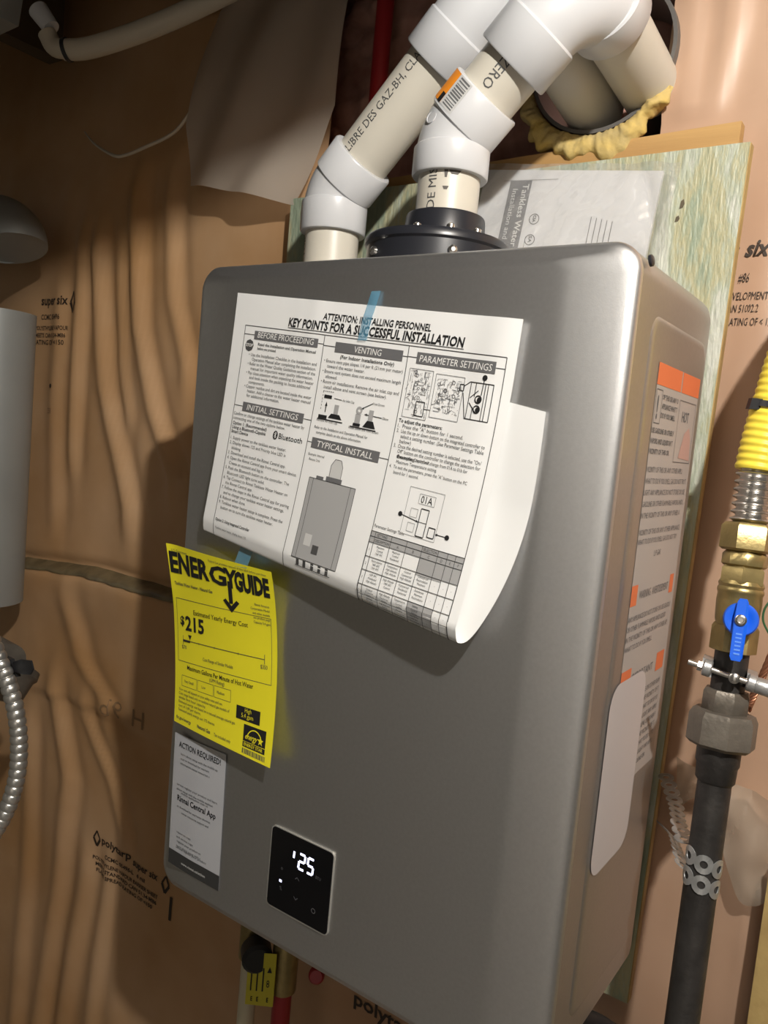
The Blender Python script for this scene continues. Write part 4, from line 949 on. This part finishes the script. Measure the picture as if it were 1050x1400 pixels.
obj('pipe_nipple', MB().tube([G(0.334), G(0.376)], 0.01335, 28), 'iron_black', gl)
va = obj('valve_body', MB().lathe(G(0.369), up, [(0, 0.0150), (0.001, 0.0182), (0.020, 0.0182), (0.023, 0.0165)], 6, ref=side, spin=0.1), 'brass', gl)
obj('valve_barrel', MB().lathe(G(0.391), up, [(0, 0.0155), (0.004, 0.0168), (0.020, 0.0176), (0.026, 0.0172), (0.0275, 0.0180), (0.030, 0.0180), (0.0315, 0.0170), (0.034, 0.0178), (0.037, 0.0165)], 32), 'brass', va)
obj('valve_top', MB().lathe(G(0.424), up, [(0, 0.0160), (0.002, 0.0184), (0.0135, 0.0184), (0.016, 0.0160)], 6, ref=side, spin=0.5), 'brass', va)
obj('union_fitting', MB().lathe(G(0.439), up, [(0, 0.0140), (0.0005, 0.0160), (0.002, 0.0176), (0.010, 0.0176), (0.0125, 0.0155), (0.014, 0.0145)], 8, ref=side, spin=0.1), 'brass', gl)
obj('tube_nut', MB().lathe(G(0.452), up, [(0, 0.0185), (0.002, 0.0212), (0.020, 0.0212), (0.023, 0.0185), (0.024, 0.013)], 6, ref=side, spin=0.15), 'brass', gl)
obj('valve_stem', MB().tube([G(0.397), G(0.397) + cdir * 0.028], 0.004, 16), 'brass', va)
hc = G(0.3985) + cdir * 0.025 + side * (0.003 if side.x > 0 else -0.003)
def hp(a, b, h): return hc + side * a + up * b + cdir * h
hd = obj('valve_handle', MB().lathe(hc, cdir, [(0, 0.0120), (0.001, 0.0132), (0.005, 0.0132), (0.0065, 0.0120), (0.0065, 0.008), (0.005, 0.005)], 32), 'blue_plastic', gl)
lv = [(-0.0052, 0.0), (-0.0046, -0.029), (-0.0032, -0.032), (0.0032, -0.032), (0.0046, -0.029), (0.0052, 0.0), (0.0040, 0.014), (0.0026, 0.0165), (-0.0026, 0.0165), (-0.0040, 0.014)]
obj('lever', MB().prism(lv, lambda a, b: hp(a, b, 0.0100 + (0.003 if b < -0.02 else 0)), lambda a, b: hp(a, b, 0.003 + (0.003 if b < -0.02 else 0))), 'blue_plastic', hd, smooth=False)
for k in range(6): obj('lever_rib', MB().obox(hp(0.0, -0.011 - k * 0.0031, 0.0104 + 0.0026 * min(1, (0.011 + k * 0.0031) / 0.030)), side, up, cdir, 0.0022, 0.0006, 0.0005), 'blue_pale', hd, smooth=False)
obj('handle_nut', MB().lathe(hp(0, 0, 0.0098), cdir, [(0, 0.0044), (0.0028, 0.0044), (0.0036, 0.0034), (0.0036, 0.0024), (0.0016, 0.0020)], 16), 'steel_bright', hd)
# flexible tube
TP = [G(0.472), G(0.495), G(0.525) + Vector((0.0005, 0, 0)), G(0.57) + Vector((0.006, 0, 0)), Vector((0.318, 0.160, 0.645)), Vector((0.345, 0.190, 0.715)), Vector((0.39, 0.225, 0.79))]
sp = spline([Vector(p) for p in TP], 60); L = [0]
for a, b in zip(sp, sp[1:]): L.append(L[-1] + (b - a).length)
s1 = [p for p, l in zip(sp, L) if l < 0.051]; r1 = [0.0140 + 0.0021 * math.cos(2 * PI * l / 0.0062) for l in L if l < 0.051]
obj('corrugated_tube', MB().tube(s1, r1, 28), 'steel_bright', gl)
s2 = [p for p, l in zip(sp, L) if l > 0.047]; r2 = [0.0172 + 0.0005 * math.cos(2 * PI * l / 0.0062) for l in L if l > 0.047]
obj('yellow_jacket', MB().tube(s2, r2, 28), 'yellow_jacket', gl)
ct = thing('cable_tie', 'black cable tie around the yellow flexible gas tube', 'cable tie', G(0.565))
mp = min(range(len(sp)), key=lambda i: abs(L[i] - 0.100)); tp = sp[mp]; td = (sp[mp + 1] - sp[mp - 1]).normalized()
obj('tie_band', MB().lathe(tp - td * 0.003, td, [(0, 0.0178), (0, 0.0188), (0.005, 0.0188), (0.005, 0.0178), (0, 0.0178)], 36, caps=False), 'black_rubber', ct)
hcen = tp + (cdir * 0.75 - side * -0.0 + Vector((-0.7, 0, 0))).normalized() * 0.0195
obj('tie_head', MB().obox(hcen, Vector((0.8, 0.6, 0)).normalized(), td, Vector((-0.6, 0.8, 0)).normalized(), 0.0048, 0.0045, 0.003), 'black_rubber', ct, smooth=False)
# bonding clamp and copper wire
cl = thing('ground_clamp', 'grey cast bonding clamp bolted across the black pipe under the blue valve', 'clamp', G(0.340))
cz = G(0.352); rx = (side * 1.0 + up * -0.16).normalized()
if rx.x < 0: rx = -rx
for s_ in (-1, 1):
    c = cz + rx * 0.0172 * s_ + cdir * 0.002
    obj('jaw', MB().obox(c, rx, up, cdir, 0.004, 0.0068, 0.014), 'zinc_cast', cl, smooth=False)
    obj('jaw_ear', MB().lathe(cz + rx * (0.0135 * s_) + cdir * 0.017, rx * s_, [(0, 0.0058), (0.001, 0.0070), (0.006, 0.0070), (0.007, 0.0058)], 20), 'zinc_cast', cl)
obj('clamp_screw', MB().tube([cz + cdir * 0.018 - rx * 0.032, cz + cdir * 0.018 + rx * 0.030], 0.0025, 14), 'steel_bright', cl)
obj('screw_lug', MB().lathe(cz + cdir * 0.017 + rx * 0.0195, rx, [(0, 0.006), (0.003, 0.0066), (0.012, 0.0066), (0.014, 0.0052), (0.021, 0.0045), (0.022, 0.003)], 18), 'zinc_cast', cl)
obj('screw_head', MB().lathe(cz + cdir * 0.0235 + rx * 0.004, cdir, [(0, 0.0045), (0.002, 0.0042), (0.0035, 0.002)], 16), 'steel_bright', cl)
obj('clamp_nut', MB().lathe(cz + cdir * 0.018 - rx * 0.0245, rx, [(0, 0.0045), (0.0035, 0.0045)], 6), 'steel_bright', cl)
wr = thing('ground_wire', 'twisted bare copper bonding wire hanging beside the black pipe', 'wire', G(0.31))
WPs = [Vector((0.317, 0.150, 0.318)), Vector((0.321, 0.149, 0.335)), Vector((0.328, 0.148, 0.362)), Vector((0.338, 0.150, 0.41)), Vector((0.355, 0.15, 0.47))]
wp = spline(WPs, 24)
for k in range(5):
    hx = []
    for i, p in enumerate(wp):
        t = (wp[min(i + 1, len(wp) - 1)] - wp[max(0, i - 1)]).normalized(); a = 2 * PI * k / 5 + i * 0.30; n1 = t.cross(Vector((0, 1, 0))).normalized(); n2 = t.cross(n1)
        hx.append(p + (n1 * math.cos(a) + n2 * math.sin(a)) * 0.0019)
    obj('strand', MB().tube(hx, 0.0013, 6), 'copper', wr)
tag(obj('bare_wire', MB().tube(spline([Vector((0.340, 0.135, 0.428)), Vector((0.325, 0.132, 0.415)), Vector((0.322, 0.132, 0.400)), Vector((0.330, 0.135, 0.385))], 8), 0.0009, 6), 'green_wire'), 'thin green wire loop beside the blue handled valve', 'wire')
# perforated strap
hs = thing('hanger_strap', 'galvanized perforated strap looped round the black gas pipe', 'strap', (0.26, 0.2, 0.14))
def strap(pts, nrm_fn, pitch=0.0142):
    P = spline(pts, 16); Ls = [0]
    for a, b in zip(P, P[1:]): Ls.append(Ls[-1] + (b - a).length)
    def at(l):
        l = max(0, min(Ls[-1] - 1e-6, l))
        for i in range(len(Ls) - 1):
            if Ls[i + 1] >= l: k = (l - Ls[i]) / (Ls[i + 1] - Ls[i] + 1e-12); return P[i].lerp(P[i + 1], k), (P[i + 1] - P[i]).normalized()
    n = max(1, int(Ls[-1] / pitch)); mb = MB(); th = 0.0009
    for q in range(n):
        l0 = (q + 0.5) * pitch
        N = 16; ro = []
        for k in range(N):
            a = 2 * PI * k / N; u, v = math.cos(a), math.sin(a)
            R = 0.0077; uu = u * R; vv = v * R
            if abs(u) > 0.75: uu = math.copysign(pitch / 2, u); vv = v * 0.0078
            ro.append((uu, vv, u * 0.0032, v * 0.0032))
        base = len(mb.v)
        for (uu, vv, iu, iv) in ro:
            for (aa, bb) in ((uu, vv), (iu, iv)):
                p, t = at(l0 + aa); nn = nrm_fn(p); w_ = nn.cross(t).normalized(); nn = t.cross(w_).normalized()
                mb.v.append(tuple(p + w_ * bb + nn * th / 2)); mb.v.append(tuple(p + w_ * bb - nn * th / 2))
        for k in range(N):
            a = base + 4 * k; b = base + 4 * ((k + 1) % N)
            mb.f += [(a, b, b + 2, a + 2), (a + 1, a + 3, b + 3, b + 1), (a, a + 1, b + 1, b), (a + 2, b + 2, b + 3, a + 3)]
    return mb
def pipe_n(z0): 
    def f(p):
        c = G(p.z); d = p - c; d -= up * d.dot(up); return d.normalized()
    return f
def around(z0, a0, a1, dz, n=7, R=0.0143):
    out = []
    for k in range(n):
        a = a0 + (a1 - a0) * k / (n - 1); c = G(z0 + dz * k / (n - 1)); out.append(c + (cdir * math.cos(a) + side * math.sin(a)) * R)
    return out
sg = 1 if side.x > 0 else -1
band1 = around(0.202, -1.45 * sg, 1.55 * sg, -0.008); band2 = around(0.1855, -1.45 * sg, 1.55 * sg, -0.008)
obj('strap_band', strap(band1, pipe_n(0)), 'galvanized', hs, smooth=False); obj('strap_band', strap(band2, pipe_n(0)), 'galvanized', hs, smooth=False)
e1 = band1[0]; e2_ = band2[0]; w1 = Vector((0.235, 0.247, 0.206)); w2 = Vector((0.238, 0.247, 0.152))
obj('strap_tail', strap([w1, w1.lerp(e1, 0.35) + Vector((0.004, 0, -0.004)), w1.lerp(e1, 0.7), e1], lambda p: Vector((0.35, -0.85, 0.38)).normalized()), 'galvanized', hs, smooth=False)
obj('strap_tail', strap([w2, w2.lerp(e2_, 0.4) + Vector((0.002, 0, 0.006)), w2.lerp(e2_, 0.75) + Vector((0, 0, 0.006)), e2_], lambda p: Vector((0.55, -0.55, 0.62)).normalized()), 'galvanized', hs, smooth=False)
# clear plastic scraps behind the pipe
def scrap(a, b):
    x = 0.243 + 0.13 * a + 0.01 * b; z = 0.225 - 0.02 * a - (0.05 + 0.06 * a - 0.03 * math.sin(a * 9)) * b
    return (x, 0.252 - 0.008 * noise.noise(Vector((x * 30, 2, z * 30))) - 0.006 * abs(math.sin(a * 11 + b * 3)), z)
tag(obj('plastic_scrap', MB().grid(scrap, 36, 20), 'film_scrap', angle=25), 'crumpled clear plastic scrap on the wall behind the black pipe', 'plastic sheet')

# ------------------------------------------------------------------ things at the left edge
tag(obj('vent_riser', MB().lathe((-0.928, 0.165, 0.17), (0, 0, 1), [(-0.001, 0.066), (0.0, 0.072), (0.50, 0.072), (0.50, 0.066)], 40), 'duct_grey'), 'grey round metal riser pipe standing at the left edge against the plastic', 'pipe')
tag(obj('white_elbow_duct', MB().tube(spline([Vector((-1.25, 0.155, 0.81)), Vector((-1.05, 0.16, 0.812)), Vector((-0.92, 0.163, 0.808)), Vector((-0.875, 0.165, 0.790)), Vector((-0.865, 0.165, 0.770))], 8), 0.052, 32), 'duct_grey'), 'dim pale elbow duct at the left edge above the grey riser', 'duct')
def cz_(u): return u
CT = [Vector((-0.72, -0.15, 1.07)), Vector((-0.71, -0.125, 0.62)), Vector((-0.64, -0.075, 0.42)), Vector((-0.585, -0.055, 0.330)), Vector((-0.545, -0.045, 0.262)), Vector((-0.512, -0.035, 0.205)), Vector((-0.488, -0.022, 0.140)), Vector((-0.480, -0.018, 0.075)), Vector((-0.482, -0.025, 0.020)), Vector((-0.497, -0.040, -0.030)), Vector((-0.530, -0.06, -0.09)), Vector((-0.60, -0.09, -0.17)), Vector((-0.68, -0.11, -0.40)), Vector((-0.70, -0.12, -1.34))]
sp = spline(CT, 90); L = [0]
for a, b in zip(sp, sp[1:]): L.append(L[-1] + (b - a).length)
rr = [0.0086 + 0.0022 * abs(math.cos(PI * l / 0.0108)) ** 0.5 for l in L]
tag(obj('metal_conduit', MB().tube(sp, rr, 22), 'conduit_steel', angle=70), 'ribbed flexible metal conduit curving along the left edge', 'conduit')
tpd = thing('electrical_tape', 'black tape wrapped on the ribbed conduit with a loose end', 'tape', (-0.50, -0.03, 0.18))
i0 = min(range(len(sp)), key=lambda i: abs(sp[i].z - 0.190) + (1 if sp[i].z > 0.4 else 0)); td = (sp[i0 + 1] - sp[i0 - 1]).normalized()
tb_ = obj('tape_wrap', MB().obox(sp[i0] + Vector((-0.012, 0.016, -0.004)), Vector((1, 0, 0)), Vector((0, 1, 0)), td, 0.016, 0.003, 0.012), 'black_rubber', tpd, smooth=False)
obj('tape_end', MB().prism([(0, 0.004), (0.012, 0.010), (0.030, 0.012), (0.034, 0.002), (0.030, -0.006), (0.018, -0.008), (0.0, -0.008)], lambda u, v: (sp[i0].x + 0.004 + u, sp[i0].y + 0.012 + u * .2, sp[i0].z + v), lambda u, v: (sp[i0].x + 0.004 + u, sp[i0].y + 0.014 + u * .2, sp[i0].z + v)), 'black_rubber', tpd, smooth=False)
fp = thing('flanged_pipe', 'dark metal pipe with round flange half out of frame behind the ribbed conduit', 'pipe', (-0.622, 0.04, 0.152))
obj('flange', MB().lathe((-0.622, 0.04, 0.152), (0.25, -0.5, -0.85), [(0, 0.030), (0.004, 0.050), (0.014, 0.050), (0.018, 0.046), (0.045, 0.040), (0.046, 0.03)], 36), 'iron_grey', fp)
obj('pipe_length', MB().tube([(-0.63, 0.05, 0.150), (-0.80, 0.07, 0.15), (-1.65, 0.07, 0.15)], 0.026, 24), 'iron_grey', fp)

# top left: duct corner, hose, white cord
tag(obj('metal_duct', MB().prism([(-1.05, 0.985), (-0.625, 1.003), (-0.58, 1.20), (-1.05, 1.20)], lambda u, v: (u, -0.10, v), lambda u, v: (u, 0.02, v)), 'duct_grey', smooth=False), 'grey sheet metal duct corner at the top left above the hose', 'duct')
hz = thing('drain_hose', 'cream hose hanging under the dark ceiling at upper left', 'hose', (-0.53, 0.05, 0.98))
obj('hose_tube', MB().tube(spline([Vector((-0.545, 0.035, 0.965)), Vector((-0.515, 0.05, 0.968)), Vector((-0.46, 0.075, 0.985)), Vector((-0.40, 0.105, 1.012)), Vector((-0.33, 0.14, 1.05)), Vector((-0.25, 0.18, 1.10)), Vector((-0.135, 0.22, 1.16))], 8), 0.0125, 20), 'hose_cream', hz)
obj('hose_elbow', MB().tube(spline([Vector((-0.535, 0.04, 0.966)), Vector((-0.556, 0.030, 0.968)), Vector((-0.566, 0.024, 0.984))], 6), 0.0115, 18), 'hose_cream', hz)
obj('clip_ring', MB().tube([(-0.543, 0.036, 0.9645), (-0.539, 0.038, 0.9655)], 0.0142, 20), 'black_rubber', hz)
obj('hose_coupling', MB().tube([(-0.560, 0.026, 0.990), (-0.578, 0.018, 1.012)], [0.0105, 0.0125], 18), 'pvc_white', hz)
cp = spline([Vector((-0.835, 0.262, 0.985)), Vector((-0.78, 0.246, 0.952)), Vector((-0.72, 0.240, 0.925)), Vector((-0.69, 0.240, 0.922)), Vector((-0.65, 0.240, 0.927)), Vector((-0.58, 0.242, 0.942)), Vector((-0.53, 0.235, 0.968))], 10)
tag(obj('hanging_cable', MB().tube(cp, [0.0010 + 0.0016 * min(1, i / 20) for i in range(len(cp))], 10), 'cord_white'), 'thin white cable sagging across the dark plastic at upper left', 'cable')

# ------------------------------------------------------------------ plumbing under the heater
cw = thing('cold_water_pipe', 'cream water pipe with brass fitting and black cap under the heater', 'water pipe', (-0.222, 0.150, -0.3))
obj('pipe_length', MB().tube([(-0.215, 0.150, -0.12), (-0.217, 0.150, -1.34)], 0.0112, 20), 'cream_pex', cw)
obj('brass_fitting', MB().lathe((-0.215, 0.150, -0.155), (0, 0, 1), [(0, 0.0125), (0.002, 0.0155), (0.05, 0.0155), (0.06, 0.013), (0.156, 0.013)], 20), 'brass', cw)
obj('black_cap', MB().lathe((-0.197, 0.138, -0.128), (0.7, -0.6, 0.0), [(0, 0.012), (0.002, 0.019), (0.022, 0.019), (0.026, 0.015)], 20), 'black_rubber', cw)
hw = thing('hot_water_pipe', 'red water pipe with brass valve hanging under the heater', 'water pipe', (-0.155, 0.150, -0.3))
obj('pipe_length', MB().tube([(-0.158, 0.150, -0.17), (-0.158, 0.150, -1.34)], 0.0118, 20), 'red_pex', hw)
obj('brass_fitting', MB().lathe((-0.158, 0.150, -0.172), (0, 0, 1), [(0, 0.0130), (0.002, 0.0162), (0.06, 0.0162), (0.07, 0.013), (0.173, 0.013)], 20), 'brass', hw)
obj('red_knob', MB().lathe((-0.106, 0.148, -0.123), (0.5, -0.8, 0.3), [(0, 0.006), (0.002, 0.0095), (0.010, 0.0095), (0.013, 0.007)], 18), 'red_pex', hw)
tg = thing('warning_tag', 'yellow tag with black print hanging between the water pipes', 'tag', (-0.185, 0.125, -0.2))
TGF = lambda l: (lambda s, t: (-0.195 + s * 0.86, 0.1240 + s * 0.1 - l, -0.126 + s * 0.3 - t * 0.95 + s * 0.0))
mb = MB(); mb.prism([(0, 0), (0.047, 0), (0.047, 0.072), (0, 0.072)], TGF(0.0), TGF(-0.0008)); obj('tag_card', mb, 'tag_yellow', tg, smooth=False)
mb = MB()
for a in (0.008, 0.018, 0.028): line(mb, (a, 0.02), (a, 0.052), 0.0022, TGF(0.0004))
for a in (0.009, 0.019, 0.036): text(mb, 'E', a, 0.066, 0.006, TGF(0.0004), bold=0.03)
poly2(mb, [(0.034, 0.026), (0.042, 0.026), (0.038, 0.018)], TGF(0.0004)); text(mb, '8', 0.034, 0.046, 0.010, TGF(0.0004)); ink('tag_print', mb, 'ink', tg)
tag(obj('power_cord', MB().tube(spline([Vector((0.205, 0.14, 0.002)), Vector((0.205, 0.16, -0.022)), Vector((0.225, 0.20, -0.052)), Vector((0.27, 0.235, -0.10)), Vector((0.29, 0.24, -0.3))], 8), 0.0095, 16), 'black_rubber'), 'black cord leaving the bottom right corner of the heater', 'cord')

for o in bpy.data.objects:
    if '_base' in o: del o['_base']
